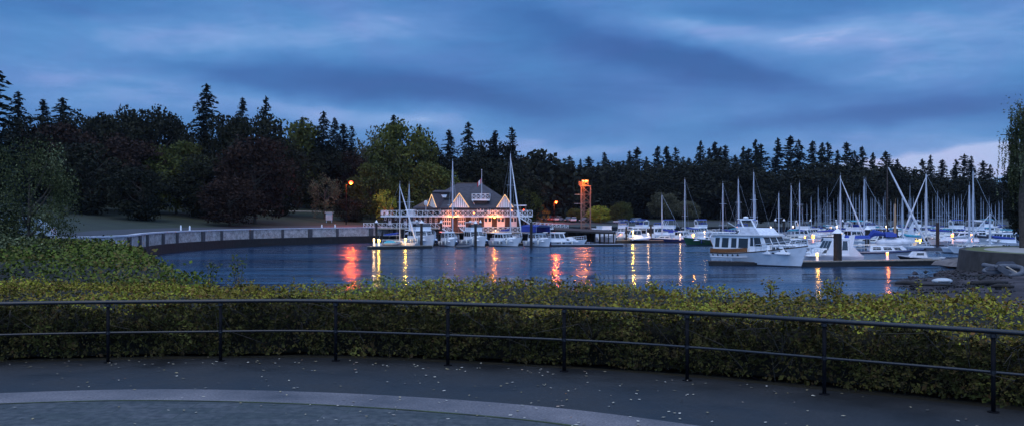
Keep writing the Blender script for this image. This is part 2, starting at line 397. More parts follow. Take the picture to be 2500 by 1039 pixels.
vmr = nd('ShaderNodeMapRange'); vmr.inputs['From Min'].default_value = .42; vmr.inputs['From Max'].default_value = .70; L.new(wnoise(7, 20, .2, 5, 11.0, .8, .6), vmr.inputs['Value'])
L.new(vmr.outputs[0], vio.inputs['Factor']); L.new(ramp.outputs['Color'], vio.inputs['A']); vio.inputs['B'].default_value = (1.28, .96, 1.0, 1)
nmix = nd('ShaderNodeMix'); nmix.data_type = 'RGBA'; L.new(ma('MINIMUM', ma('MULTIPLY_ADD', back, .45, ma('MULTIPLY', zn.outputs[0], .65)), .85), nmix.inputs['Factor'])
L.new(vio.outputs['Result'], nmix.inputs['A']); nmix.inputs['B'].default_value = (.165, .215, .335, 1)
bgc = nd('ShaderNodeBackground'); L.new(nmix.outputs['Result'], bgc.inputs['Color']); L.new(ma('MULTIPLY_ADD', back, 3.0, zen.outputs[0]), bgc.inputs['Strength'])
sky = nd('ShaderNodeTexSky'); sky.sky_type = 'NISHITA'; sky.sun_disc = False; sky.sun_elevation = R(20); sky.sun_rotation = R(200)
bgs = nd('ShaderNodeBackground'); L.new(sky.outputs[0], bgs.inputs['Color']); bgs.inputs['Strength'].default_value = .004
ad = nd('ShaderNodeAddShader'); L.new(bgc.outputs[0], ad.inputs[0]); L.new(bgs.outputs[0], ad.inputs[1]); L.new(ad.outputs[0], out.inputs['Surface'])
sun = bpy.data.lights.new('sun', 'SUN'); sun.energy = .85; sun.angle = R(40); sun.color = (1.0, .84, .60)
so = bpy.data.objects.new('sun', sun); C.objects.link(so); so.rotation_euler = (R(24), 0, R(-20))
# ------------------------------------------------------------------ curves on the ground
def spline(pts, step=.5):
    out = []
    P = [Vector((p[0], p[1], 0)) for p in pts]; P = [P[0] * 2 - P[1]] + P + [P[-1] * 2 - P[-2]]
    for i in range(1, len(P) - 2):
        n = max(2, int((P[i + 1] - P[i]).length / step))
        for k in range(n):
            t = k / n; a, b, c, d = P[i - 1], P[i], P[i + 1], P[i + 2]
            out.append(.5 * ((2 * b) + (c - a) * t + (2 * a - 5 * b + 4 * c - d) * t * t + (3 * b - a - 3 * c + d) * t ** 3))
    out.append(P[-2]); return out
def offs(cv, d):  # offset to the left of travel (away from camera when travelling +x)
    o = []
    for i, p in enumerate(cv):
        t = (cv[min(i + 1, len(cv) - 1)] - cv[max(i - 1, 0)]).normalized(); o.append(p + Vector((-t.y, t.x, 0)) * d)
    return o
def strip(name, a, b, za, zb, m):
    k = MB(); n = len(a)
    k.add([(p.x, p.y, za) for p in a] + [(p.x, p.y, zb) for p in b], [(i, i + 1, n + i + 1, n + i) for i in range(n - 1)])
    return tag(k.build(name, m), kind='structure')
WZ = 2.8
fence_c = spline([(-17, 13.6), (-13, 15.9), (-8.76, 17.1), (-5.5, 17.55), (-3.15, 17.58), (.87, 16.4), (2.76, 15.5), (4.54, 14.3), (6.36, 13.0), (8.2, 11.3), (10.5, 8.4)], .25)
band_f = spline([(-14, 12.2), (-10.5, 13.6), (-7.4, 14.42), (-5.2, 14.72), (-2.6, 14.42), (-.06, 13.6), (1.71, 12.6), (3.6, 11.0), (6.5, 7.6)], .25)
band_n = offs(band_f, -.9)
# promenade: asphalt sheet, pale concrete band, dark pavers
k = MB(); a = offs(fence_c, .35); n = len(a)
k.add([(p.x, p.y, WZ) for p in a] + [(p.x, -6, WZ) for p in a], [(i, n + i, n + i + 1, i + 1) for i in range(n - 1)])
tag(k.build('walkway', M['asphalt']), kind='structure')
strip('concrete_band', band_n, band_f, WZ + .004, WZ + .004, M['band'])
k = MB(); n = len(band_n)
k.add([(p.x, p.y, WZ + .004) for p in band_n] + [(p.x, -5, WZ + .004) for p in band_n], [(i, n + i, n + i + 1, i + 1) for i in range(n - 1)])
tag(k.build('paving', M['brick']), kind='structure')
k = MB(); e1 = offs(band_n, .02); e2 = offs(band_n, -.035)
k.add([(p.x, p.y, WZ + .009) for p in e2] + [(p.x, p.y, WZ + .009) for p in e1], [(i, i + 1, n + i + 1, n + i) for i in range(n - 1)])
jm = mat('mossy_joint', (.035, .05, .012), .95, .6, 2.5)
tag(k.build('moss_joint_ground', jm), kind='structure')

# wide surrounding ground, water
k = MB(); k.box(-6300, 6300, -3300, 8100, -4, -3); tag(k.build('ground', M['lawn2']), kind='structure')
k = MB(); k.add([(-700, 12, 0), (700, 12, 0), (700, 460, 0), (-700, 460, 0)], [(0, 1, 2, 3)]); tag(k.build('water', M['water']), kind='structure')
# near land: bank beyond the fence, running out to the left where it meets the seawall
near_shore = spline([(-90, 80), (-60, 95), (-47, 100), (-36, 92), (-26, 70), (-19, 48), (-13, 33), (-6, 27.5), (0, 26.5), (6, 25.5), (12, 26), (22, 30), (40, 34), (80, 36)], 2)
def near_bank():
    k = MB(); n = len(near_shore)
    prof = [(-1.5, -1.2), (0, 0.0), (.12, 1.3), (.35, 2.5), (1, 2.72)]
    fl = spline([(-120, 10), (-60, 12), (-30, 12.5), (-17, 13.9), (-13, 16.2), (-8.76, 17.4), (-3.15, 17.88), (.87, 16.7), (4.7, 14.6), (8.4, 11.6), (10.8, 8.6), (14, 3), (30, -4), (80, -6)], 2)
    m = len(near_shore)
    import bisect
    idx = [int(i * (len(fl) - 1) / (m - 1)) for i in range(m)]
    # pair by closest fence point ordered
    vs = []
    for i, p in enumerate(near_shore):
        q = fl[idx[i]]
        for (t, z) in prof:
            if t < 0: c = p + (p - q).normalized() * 4
            else: c = p.lerp(q, t)
            vs.append((c.x, c.y, z))
    r = len(prof)
    k.add(vs, [(i * r + j, i * r + j + 1, (i + 1) * r + j + 1, (i + 1) * r + j) for i in range(m - 1) for j in range(r - 1)])
    tag(k.build('bank_ground', M['lawn2'], smooth=True), kind='structure')
near_bank()
# left land behind the bank
k = MB(); k.add([(-300, -20, 2.7), (-20, -20, 2.7), (-20, 14, 2.7), (-60, 90, 2.7), (-300, 110, 2.7)], [(0, 1, 2, 3, 4)])
tag(k.build('left_land_ground', M['lawn2']), kind='structure')

# far shore, seawall line first
S = spline([(-110, 84), (-75, 92), (-56, 101), (-46, 113), (-48.5, 129), (-50, 145), (-47.5, 164), (-42, 178), (-34, 189), (-26, 198), (-12, 212), (4, 232), (9, 262), (20, 278), (45, 300), (75, 345), (125, 400), (210, 425), (330, 440), (480, 450)], 3)
NS = len(S)
def hill_z(x, y, t):
    # rising lawn on the left, flatter towards the car park
    g = max(0.0, min(1.0, (20 - x) / 40.0))
    z = 2.9
    if t > .5: z += min(t - .5, 10) * .07
    if t > 10.5: z += (min(t, 120) - 10.5) * (.075 * g + .012)
    return z
k = MB(); TT = [0, .5, 3, 7, 10.5, 18, 30, 45, 65, 95, 140, 260]
vs = []
nrm = []
for i, p in enumerate(S):
    t_ = (S[min(i + 1, NS - 1)] - S[max(i - 1, 0)]).normalized(); nrm.append(Vector((-t_.y, t_.x, 0)))
for it in range(60):  # smooth the outward directions so that rows never cross
    nrm = [((nrm[max(i - 1, 0)] + nrm[i] + nrm[min(i + 1, NS - 1)]) / 3).normalized() for i in range(NS)]
for i, p in enumerate(S):
    for t in TT:
        q = p + nrm[i] * t; vs.append((q.x, q.y, hill_z(q.x, q.y, t)))
r = len(TT)
fr = [(i * r + j, (i + 1) * r + j, (i + 1) * r + j + 1, i * r + j + 1) for i in range(NS - 1) for j in range(r - 1)]
mi = [1 if j < 3 else 0 for i in range(NS - 1) for j in range(r - 1)]
k.add(vs, fr); k.m = mi
tag(k.build('park_terrain', [M['lawn'], M['parkroad']], smooth=True), kind='structure')
def land_z(x, y):
    best = min(range(NS), key=lambda i: (S[i].x - x) ** 2 + (S[i].y - y) ** 2)
    return hill_z(x, y, math.hypot(S[best].x - x, S[best].y - y))
# pale footpath crossing the lawn
def path_strip(pts, w):
    cv = spline(pts, 2); a = offs(cv, w / 2); b = offs(cv, -w / 2); k = MB(); n = len(cv)
    k.add([(p.x, p.y, land_z(p.x, p.y) + .06) for p in b] + [(p.x, p.y, land_z(p.x, p.y) + .06) for p in a], [(i, i + 1, n + i + 1, n + i) for i in range(n - 1)])
    tag(k.build('path', M['path']), kind='structure')
path_strip([(wx(640, 226), 226), (wx(700, 230), 230), (wx(760, 234), 234), (wx(840, 237), 237)], 2.6)

# seawall: stone face, tide band, coping, pilasters
sw = thing('seawall', 'long curved grey stone seawall with pale coping and black tide band', 'seawall', (0, 0, 0))
i0 = 6; i1 = min(range(NS), key=lambda i: abs(S[i].x + 13) + (0 if S[i].y > 190 else 999))
seg = S[i0:i1]
def wallband(o_in, o_out, z0, z1, name, m):
    a = offs(seg, -o_out); b = offs(seg, -o_in); k = MB(); n = len(seg)
    vs = [(p.x, p.y, z0) for p in a] + [(p.x, p.y, z1) for p in a] + [(p.x, p.y, z1) for p in b] + [(p.x, p.y, z0) for p in b]
    fs = []
    for i in range(n - 1):
        fs += [(i, i + 1, n + i + 1, n + i), (n + i, n + i + 1, 2 * n + i + 1, 2 * n + i), (2 * n + i, 2 * n + i + 1, 3 * n + i + 1, 3 * n + i)]
    k.add(vs, fs); return k.build(name, m, sw)
wallband(0, .5, 1.35, 2.9, 'stone_face', M['stone'])
wallband(0, .75, -1.5, 1.35, 'tide_band', M['weed'])
wallband(-.35, .62, 2.9, 3.08, 'coping', M['cap'])
j = 0; acc = 0
pm = mat('stained_pilaster', (.07, .065, .07), .9, .3, 3)
for i in range(1, len(seg)):
    acc += (seg[i] - seg[i - 1]).length
    if acc > 6.5:
        acc = 0; p = seg[i]; t_ = (seg[i] - seg[i - 1]).normalized(); nn = Vector((t_.y, -t_.x, 0))
        k = MB(); c = p + nn * .66
        w = .42 if j % 2 else .2
        a = t_ * w; b = nn * .16
        k.hexa([tuple(c - a - b) [:2] + (1.3,), tuple(c + a - b)[:2] + (1.3,), tuple(c + a + b)[:2] + (1.3,), tuple(c - a + b)[:2] + (1.3,),
                tuple(c - a - b)[:2] + (2.897,), tuple(c + a - b)[:2] + (2.897,), tuple(c + a + b)[:2] + (2.897,), tuple(c - a + b)[:2] + (2.897,)])
        k.build('pilaster', pm, sw); j += 1
# small white posts standing on the coping
def marker(px, d, h, label, red=False):
    best = min(seg, key=lambda p: abs((p.x / p.y) - (px - 1250) / F) + (0 if p.y > 112 else 9))
    t = thing('marker_post', label, 'post', (best.x, best.y, 3.08), 0, 'white marker posts on the seawall')
    k = MB(); k.path([(0, 0, 0), (0, 0, h * .75), (0, 0, h)], [.13, .12, .05], 8); k.build('post_body', M['white'], t)
    k = MB(); k.tube((0, 0, -.01), (0, 0, .08), .2, n=8); k.build('base_plate', M['carred'] if red else M['steel'], t)
marker(433, 0, .85, 'taller white marker post on the seawall coping, at the nearer of its two gaps')
marker(452, 0, .35, 'short white stub post between the two taller posts on the seawall')
marker(472, 0, .75, 'white marker post on the seawall, farther of the tall pair')
marker(801, 0, .6, 'white marker post on the seawall below the little grey kiosk')
marker(819, 0, .6, 'white marker post on the seawall nearest the clubhouse deck')

# distant mountain
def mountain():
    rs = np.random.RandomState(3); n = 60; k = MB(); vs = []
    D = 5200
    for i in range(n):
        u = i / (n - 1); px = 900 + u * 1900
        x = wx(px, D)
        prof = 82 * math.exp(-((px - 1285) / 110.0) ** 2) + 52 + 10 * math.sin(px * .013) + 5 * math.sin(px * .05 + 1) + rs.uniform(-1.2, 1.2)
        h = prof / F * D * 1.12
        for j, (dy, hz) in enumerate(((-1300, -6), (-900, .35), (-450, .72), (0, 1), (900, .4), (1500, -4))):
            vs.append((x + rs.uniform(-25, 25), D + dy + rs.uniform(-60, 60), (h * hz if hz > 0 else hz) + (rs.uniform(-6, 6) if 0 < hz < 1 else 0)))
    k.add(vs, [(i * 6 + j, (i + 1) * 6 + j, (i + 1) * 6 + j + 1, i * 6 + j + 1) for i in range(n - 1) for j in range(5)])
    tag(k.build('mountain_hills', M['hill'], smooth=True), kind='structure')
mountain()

# ------------------------------------------------------------------ foreground railing
rl = thing('railing', 'long curved black steel railing with two rails along the promenade edge', 'railing', (fence_c[len(fence_c) // 2].x, fence_c[len(fence_c) // 2].y, WZ))
ox = Vector(rl.location)
def rel(p, z): return (p.x - ox.x, p.y - ox.y, z - ox.z)
k = MB(); k.path([rel(p, WZ + 1.07) for p in fence_c], .034, 10); k.build('top_rail', M['rail'], rl, True)
k = MB(); k.path([rel(p, WZ + .53) for p in fence_c], .019, 8); k.build('lower_rail', M['rail'], rl, True)
posts_px = [(-14.5, 0), (-12.3, 0), (-10.0, 0), (-7.6, 0)] 
def on_fence_px(px):
    return min((p for p in fence_c if p.y > 2), key=lambda p: abs(p.x / p.y - (px - 1250) / F))
fp = [on_fence_px(q) for q in (0, 265, 545, 820, 1095, 1378, 1678, 2012, 2425)]
fp = [Vector((-11.6, 16.35, 0)), Vector((-14.0, 15.4, 0))] + fp + [Vector((8.6, 10.85, 0))]
for p in fp:
    k = MB(); k.tube(rel(p, WZ), rel(p, WZ + 1.04), .030, n=8)
    o = k.build('post', M['post'], rl, True)
    k = MB(); k.tube(rel(p, WZ + .99), rel(p, WZ + 1.035), .046, n=10); k.build('rail_collar', M['rail'], o)
    k = MB(); k.tube(rel(p, WZ + .505), rel(p, WZ + .555), .040, n=10); k.build('rail_collar', M['rail'], o)
    k = MB(); k.tube(rel(p, WZ + .0), rel(p, WZ + .014), .075, n=12); k.build('base_flange', M['post'], o)

# ------------------------------------------------------------------ hedge and ivy bank
def lerp_tab(tab, x):
    if x <= tab[0][0]: return tab[0][1]
    for (a, b), (c, d) in zip(tab, tab[1:]):
        if x <= c: return b + (d - b) * (x - a) / (c - a)
    return tab[-1][1]
from mathutils import noise as mn
def hh(s_, t, x, y):   # surface height of the hedge top at depth t behind the fence
    b = mn.noise(Vector((x * .55, y * .55, 0))) * .16 + mn.noise(Vector((x * 1.7, y * 1.7, 3))) * .10 + mn.noise(Vector((x * 4, y * 4, 9))) * .05
    return b
def nz(x, y, f, o=0): return mn.noise(Vector((x * f, y * f, o)))
def hedge():
    rs = np.random.RandomState(11)
    cv = offs(fence_c, .45)
    # arc length table
    n = len(cv); PF = []; PT = []
    core = MB()
    def top_z(p, t):
        edge = 3.72 + .06 * t - max(0, t - 3.6) * .42
        return edge + nz(p.x, p.y, .35) * .22 + nz(p.x, p.y, 1.1, 4) * .13
    # core sheet: front face + top + back
    rows = []
    ts = [0, .06, .2, .5, 1.2, 2.2, 3.2, 4.2, 5.4, 6.6]
    for i, p in enumerate(cv):
        t_ = (cv[min(i + 1, n - 1)] - cv[max(i - 1, 0)]).normalized(); nn = Vector((-t_.y, t_.x, 0))
        row = []
        for kk, zf in ((.95, 0), (.85, .35), (.65, .7)):
            q = p + nn * (kk + .15 * nz(p.x, p.y + zf * 2, 1.3, 5)); row.append((q.x, q.y, WZ - .05 + zf * (top_z(q, 0) - WZ - .15)))
        for t in ts[1:]:
            q = p + nn * (t + .55); row.append((q.x, q.y, top_z(q, t) - .13))
        rows.append(row)
    r = len(rows[0])
    core.add([v for row in rows for v in row], [(i * r + j, (i + 1) * r + j, (i + 1) * r + j + 1, i * r + j + 1) for i in range(n - 1) for j in range(r - 1)])
    L_ = [0]
    for i in range(1, n): L_.append(L_[-1] + (cv[i] - cv[i - 1]).length)
    tot = L_[-1]; La = np.array(L_); X = np.array([p.x for p in cv]); Y = np.array([p.y for p in cv])
    def sample(N, mode, size):
        s = rs.uniform(0, tot, N); x = np.interp(s, La, X); y = np.interp(s, La, Y)
        x2 = np.interp(np.minimum(s + .1, tot), La, X); y2 = np.interp(np.minimum(s + .1, tot), La, Y); x1 = np.interp(np.maximum(s - .1, 0), La, X); y1 = np.interp(np.maximum(s - .1, 0), La, Y)
        tx, ty = x2 - x1, y2 - y1; l = np.hypot(tx, ty); nx, ny = -ty / l, tx / l
        pts = np.empty((N, 3)); keep = np.ones(N, bool)
        if mode == 'top':
            t = rs.uniform(0, 6.3, N)
            px_, py_ = x + nx * (t + .1), y + ny * (t + .1)
            for i in range(N):
                q = Vector((px_[i], py_[i], 0)); z = top_z(q, t[i]) + nz(q.x, q.y, 3, 2) * .10
                pts[i] = (q.x, q.y, z + rs.uniform(-.12, .05))
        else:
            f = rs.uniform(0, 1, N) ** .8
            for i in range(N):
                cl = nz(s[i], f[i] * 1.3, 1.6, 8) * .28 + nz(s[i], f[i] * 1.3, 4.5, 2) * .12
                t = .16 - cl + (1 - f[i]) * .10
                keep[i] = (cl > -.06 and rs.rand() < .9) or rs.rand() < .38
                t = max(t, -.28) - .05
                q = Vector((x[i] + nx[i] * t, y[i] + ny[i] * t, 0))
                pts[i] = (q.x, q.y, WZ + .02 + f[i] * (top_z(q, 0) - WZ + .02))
        pts = pts[keep]; N = len(pts)
        size = size * rs.choice([.6, 1.0, 1.0, 1.7], N); u, v = leaf_axes(rs, N, size, .62, .35 if mode == 'top' else 0)
        (PF if mode == 'front' else PT).append((pts, u, v))
    def shoots(K):
        s = rs.uniform(0, tot, K); A = []; 
        for q in s:
            i = min(n - 2, int(np.searchsorted(La, q))); p = cv[i]; t_ = (cv[i + 1] - cv[i]).normalized(); nn = Vector((-t_.y, t_.x, 0)); t = rs.uniform(.1, 4.6)
            b = p + nn * t; z = top_z(b, t) - .05; hgt = rs.uniform(.08, .34); lx, ly = rs.normal() * .1, rs.normal() * .1
            for j in range(int(9 + hgt * 50)):
                f = rs.rand(); A.append((b.x + lx * f + rs.normal() * .03, b.y + ly * f + rs.normal() * .03, z + hgt * f))
        A = np.array(A); u, v = leaf_axes(rs, len(A), .030, .55); PT.append((A, u, v))
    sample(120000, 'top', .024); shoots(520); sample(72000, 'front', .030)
    h = thing('hedge', 'long low olive and brown bramble hedge directly behind the black railing', 'hedge', (0, 0, 0))
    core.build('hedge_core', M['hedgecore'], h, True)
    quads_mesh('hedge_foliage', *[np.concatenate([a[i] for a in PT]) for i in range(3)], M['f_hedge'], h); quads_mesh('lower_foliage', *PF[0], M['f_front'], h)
    tw_ = MB()
    for i in range(420):   # bare bramble canes
        a = cv[rs.randint(0, n - 1)]; top_ = top_z(a, .3); q = Vector((a.x, a.y, WZ)); dx, dy, dz = rs.normal(size=3)
        z0 = WZ + rs.uniform(.0, .7); p1 = (a.x + dx * .25, a.y + .3 + abs(dy) * .2, z0); p2 = (a.x + dx * .5 + .1, a.y + .15 + dy * .15, z0 + rs.uniform(.3, .6)); p3 = (a.x + dx * .8, a.y - .02 + dy * .1, min(z0 + rs.uniform(.4, .9), top_ + .15))
        tw_.path([p1, p2, p3], [.007, .005, .002], 4)
    tw_.build('bramble_canes', M['bark'], h)
hedge()
def ivy_bank():
    # mounded ivy bank that swells out on the left between the hedge and the seawall
    rs = np.random.RandomState(5)
    def top(x, y):
        d = y; px = 1250 + x / d * F
        # skyline of the mound in the photo, turned into heights by distance
        e = lerp_tab([(18, 2.9), (24, 3.75), (32, 3.95), (42, 3.85), (56, 3.6), (75, 3.2), (95, 2.9)], d)
        xr = lerp_tab([(18, -4), (24, -6.0), (29, -9.0), (36, -12.2), (44, -15.6), (56, -21), (75, -31), (95, -43)], d)  # right-hand edge
        k_ = max(0, (x - xr) + 1.2)
        e -= k_ * 1.4 if k_ > 0 else 0
        return e + nz(x, y, .22) * .5 + nz(x, y, .6, 3) * .32 + nz(x, y, 1.5, 5) * .12
    core = MB(); NX, NY = 60, 50; vs = []
    for j in range(NY):
        y = 19.0 + (98 - 19.0) * (j / (NY - 1)) ** 1.4
        xr = lerp_tab([(18, -4), (24, -6.0), (29, -9.0), (36, -12.2), (44, -15.6), (56, -21), (75, -31), (95, -43)], y)
        xl = -y * .62
        for i in range(NX):
            x = xl + (xr + 3.5 - xl) * i / (NX - 1); vs.append((x, y, max(-1, top(x, y) - .22)))
    core.add(vs, [(j * NX + i, j * NX + i + 1, (j + 1) * NX + i + 1, (j + 1) * NX + i) for j in range(NY - 1) for i in range(NX - 1)])
    N = 60000; yy = 17.5 + (96 - 17.5) * rs.uniform(0, 1, N) ** 1.5
    P = np.empty((N, 3)); sz = np.empty(N)
    for i in range(N):
        y = max(yy[i], 19.2 + .8 * rs.rand()); xr = lerp_tab([(18, -4), (24, -6.0), (29, -9.0), (36, -12.2), (44, -15.6), (56, -21), (75, -31), (95, -43)], y)
        xl = -y * .58; x = xl + (xr + 2.6 - xl) * rs.rand(); z = top(x, y)
        P[i] = (x, y, max(.1, z + rs.uniform(-.2, .1 + (.4 if rs.rand() < .04 else 0)))); sz[i] = .042 + .0016 * (y - 17)
    u, v = leaf_axes(rs, N, sz, .65, .3)
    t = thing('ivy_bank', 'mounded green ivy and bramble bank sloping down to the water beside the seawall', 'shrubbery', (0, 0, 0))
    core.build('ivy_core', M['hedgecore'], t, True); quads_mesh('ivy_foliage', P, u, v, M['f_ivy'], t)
ivy_bank()
# tall sprigs growing out of the hedge top
def sprig(px, d, h, label, m):
    rs = np.random.RandomState(int(px)); x = wx(px, d)
    z0 = 3.78
    t = thing('sapling', label, 'plant', (x, d, z0), 0, 'leafy shoots above the hedge')
    k = MB(); P = []; 
    for s in range(4):
        a = rs.uniform(-.5, .5); top = (a * h * .5, rs.uniform(-.2, .2), h * rs.uniform(.6, 1)); k.tube((0, 0, -.3), top, .012, .004, 5)
        for q in range(22):
            f = rs.uniform(.2, 1.05); P.append((top[0] * f + rs.normal() * .07, top[1] * f + rs.normal() * .07, top[2] * f + rs.normal() * .04))
    k.build('stem', M['bark'], t)
    P = np.array(P); u, v = leaf_axes(rs, len(P), .035, .6); quads_mesh('foliage', P, u, v, m, t)
for px, d, h, lb, m in ((515, 22.5, .62, 'thin pale leafy shoot rising against the dark cove water', M['f_ivy']), (585, 22.5, .75, 'bushier green shoot rising against the water beside the thin shoot', M['f_ivy']),
                        (1880, 20.5, .30, 'olive shoot on the hedge top below the white yacht', M['f_hedge']), (2040, 19.5, .36, 'dark leafy shoot on the hedge in front of the dock piling reflection', M['f_hedge']), (2020, 20, .3, 'small shoot just left of the dark leafy shoot near the piling reflection', M['f_hedge']), (1590, 21, .2, 'low olive shoot on the hedge top in mid picture', M['f_hedge'])):
    sprig(px, d, h, lb, m)
# fallen leaves on the asphalt
rs = np.random.RandomState(9); P = []
while len(P) < 330:
    x = rs.uniform(-11, 8); y = rs.uniform(9.5, 17.4)
    if abs(x) / y > .55: continue
    fy = min(fence_c, key=lambda p: abs(p.x - x)).y
    if y < fy - .2 and rs.rand() < (.35 + .65 * math.exp(-((x / y + .05) / .3) ** 2)): P.append((x, y, WZ + .016 + rs.rand() * .004))
for q in range(170):
    f = fence_c[rs.randint(8, len(fence_c) - 30)]; P.append((f.x + rs.normal() * .05, f.y - .35 + abs(rs.normal()) * .4 - .12, WZ + .016 + rs.rand() * .004))
P = np.array(P); n = len(P); an = rs.uniform(0, 2 * PI, n); s = rs.uniform(.014, .036, n)
u = np.stack([np.cos(an) * s, np.sin(an) * s, rs.uniform(-.004, .004, n)], 1); v = np.stack([-np.sin(an) * s * .6, np.cos(an) * s * .6, rs.uniform(-.004, .004, n)], 1)
lm = fol('fallen_leaf', [(.20, .16, .06), (.34, .28, .16), (.5, .47, .4), (.26, .12, .05)], 2)
tag(quads_mesh('fallen_leaves', P, u, v, lm), 'scattered pale fallen leaves lying on the dark promenade asphalt', 'leaves', kind='stuff')
# ------------------------------------------------------------------ tree kit (unit height meshes, shared by the copies)
def conifer_mesh(seed, rb=.17, h0=.12, nw=42, qs=.016, droop=.35, ragged=.35, top=1.0, dens=1.0):
    rs = np.random.RandomState(seed); P = []; A = []; B = []
    for i in range(nw):
        h = h0 + (1 - h0) * (i / nw) ** .92
        rr = rb * ((1 - h) / (1 - h0)) ** .66 + .008
        nb = rs.randint(4, 7)
        for b in range(nb):
            if rs.rand() < ragged * .35: continue
            az_ = rs.uniform(0, 2 * PI); r = rr * rs.uniform(1 - ragged, 1.12); dx, dy = math.cos(az_), math.sin(az_)
            ns = max(2, int(r / qs * 1.0 * dens) + 1)
            for s in range(ns):
                f = (s + rs.rand()) / ns
                z = h + .25 * r * f - droop * r * f * f
                wd = (1 - f * .6) * r * .28
                for q in range(4):
                    o = rs.normal() * wd * .6
                    P.append((dx * r * f - dy * o, dy * r * f + dx * o, z + rs.normal() * qs * .25 - abs(o) * .25))
                    a = np.array([dx, dy, .25 - 2 * droop * f * .5]) + rs.normal(size=3) * .35; a /= np.linalg.norm(a)
                    c = np.array([-dy, dx, 0]) + rs.normal(size=3) * .35; c -= a * a.dot(c); c /= np.linalg.norm(c)
                    sz = qs * rs.uniform(.6, 1.25); A.append(a * sz); B.append(c * sz * .5)
    for q in range(16):
        f = rs.rand(); P.append((rs.normal() * .003, rs.normal() * .003, .95 + .05 * f)); A.append(np.array([rs.normal() * .3, rs.normal() * .3, 1]) * qs * .6); B.append(rs.normal(size=3) * qs * .25)
    return quads_mesh('conifer_crown', np.array(P), np.array(A), np.array(B), M['f_con'], link=False)
def trunk_mesh(name, top=.97, r=.012, limbs=0, seed=0, lz=.3, lw=.25):
    rs = np.random.RandomState(seed); k = MB(); k.path([(0, 0, -.03), (0, 0, .02), (.003, 0, top * .5), (0, 0, top)], [r * 1.35, r, r * .6, r * .12], 7)
    for i in range(limbs):
        a = rs.uniform(0, 2 * PI); z = lz + rs.uniform(0, .25); k.path([(0, 0, z), (math.cos(a) * lw * .5, math.sin(a) * lw * .5, z + .1), (math.cos(a) * lw, math.sin(a) * lw, z + .26)], [r * .5, r * .35, r * .1], 5)
    o = k.build(name, M['bark']); me = o.data; bpy.data.objects.remove(o); return me
def decid_mesh(seed, w=.40, z0=.04, nc=78, nl=105, qs=.019, mtl='f_dark', shape=1.0, cr=.13):
    rs = np.random.RandomState(seed); P = []
    for c in range(nc):
        for _ in range(50):
            p = rs.uniform(-1, 1, 3)
            if np.dot(p, p) < 1: break
        m = np.linalg.norm(p)
        if m > .01: p = p / m * (m ** .5)
        cx, cy = p[0] * w, p[1] * w; cz = z0 + (1 - z0) * .5 * (1 + p[2] * .92)
        if shape != 1: sc = (1 - (cz - z0) / (1 - z0)) * (shape - 1) + 1; cx *= sc; cy *= sc
        rr = cr * rs.uniform(.65, 1.25)
        d = rdir(rs, nl); rad = rr * (rs.uniform(.35, 1.08, nl) ** .6)
        q = np.stack([cx + d[:, 0] * rad, cy + d[:, 1] * rad, cz + d[:, 2] * rad * .8], 1)
        P.append(q)
    P = np.concatenate(P); P[:, 2] = np.minimum(P[:, 2], 1.0 + rs.normal(size=len(P)) * .006)
    u, v = leaf_axes(rs, len(P), qs, .7)
    return quads_mesh('broadleaf_crown', P, u, v, M[mtl], link=False)
CON = [conifer_mesh(1, .25, .06, 40, .021), conifer_mesh(2, .20, .08, 36, .021, ragged=.45), conifer_mesh(3, .28, .06, 36, .021, droop=.5), conifer_mesh(4, .22, .15, 30, .022, ragged=.5, droop=.2), conifer_mesh(5, .18, .06, 40, .020), conifer_mesh(6, .25, .12, 28, .022, ragged=.5, droop=.1)]
CONB = [conifer_mesh(21, .27, .08, 50, qs=.015, ragged=.4, droop=.42), conifer_mesh(22, .23, .10, 48, qs=.015, ragged=.35), conifer_mesh(23, .20, .15, 36, qs=.016, ragged=.5, droop=.15)]
for m_ in (CON[1], CON[4], CONB[1]): m_.materials[0] = M['f_con2']
TRK = trunk_mesh('conifer_trunk'); TRD = trunk_mesh('broadleaf_trunk', .7, .02, 7, 4)
DEC = {}
def dec(mtl, v=0, **kw):
    key = (mtl, v)
    if key not in DEC: DEC[key] = decid_mesh(100 + v * 7 + len(DEC), mtl=mtl, **kw)
    return DEC[key]
trees = []   # (group, px, ...) labels are given after sorting
def tree(kind, px, ytop, d, label=None, group=None, w=1.0, name=None, mesh=None, base=None, cat='tree'):
    x = wx(px, d); zb = land_z(x, d) - .3 if base is None else base
    h = wz(ytop, d) - zb
    rz = rnd.uniform(0, 6.28)
    if kind == 'c': me = mesh or rnd.choice(CON); tm = TRK; nm = name or 'conifer_tree'
    else: me = mesh; tm = TRD; nm = name or 'broadleaf_tree'
    t = thing(nm, label, cat, (x, d, zb), rz, group, (h * w, h * w, h))
    inst('trunk', tm, t); inst('crown', me, t)
    trees.append((t, px, ytop, kind)); return t
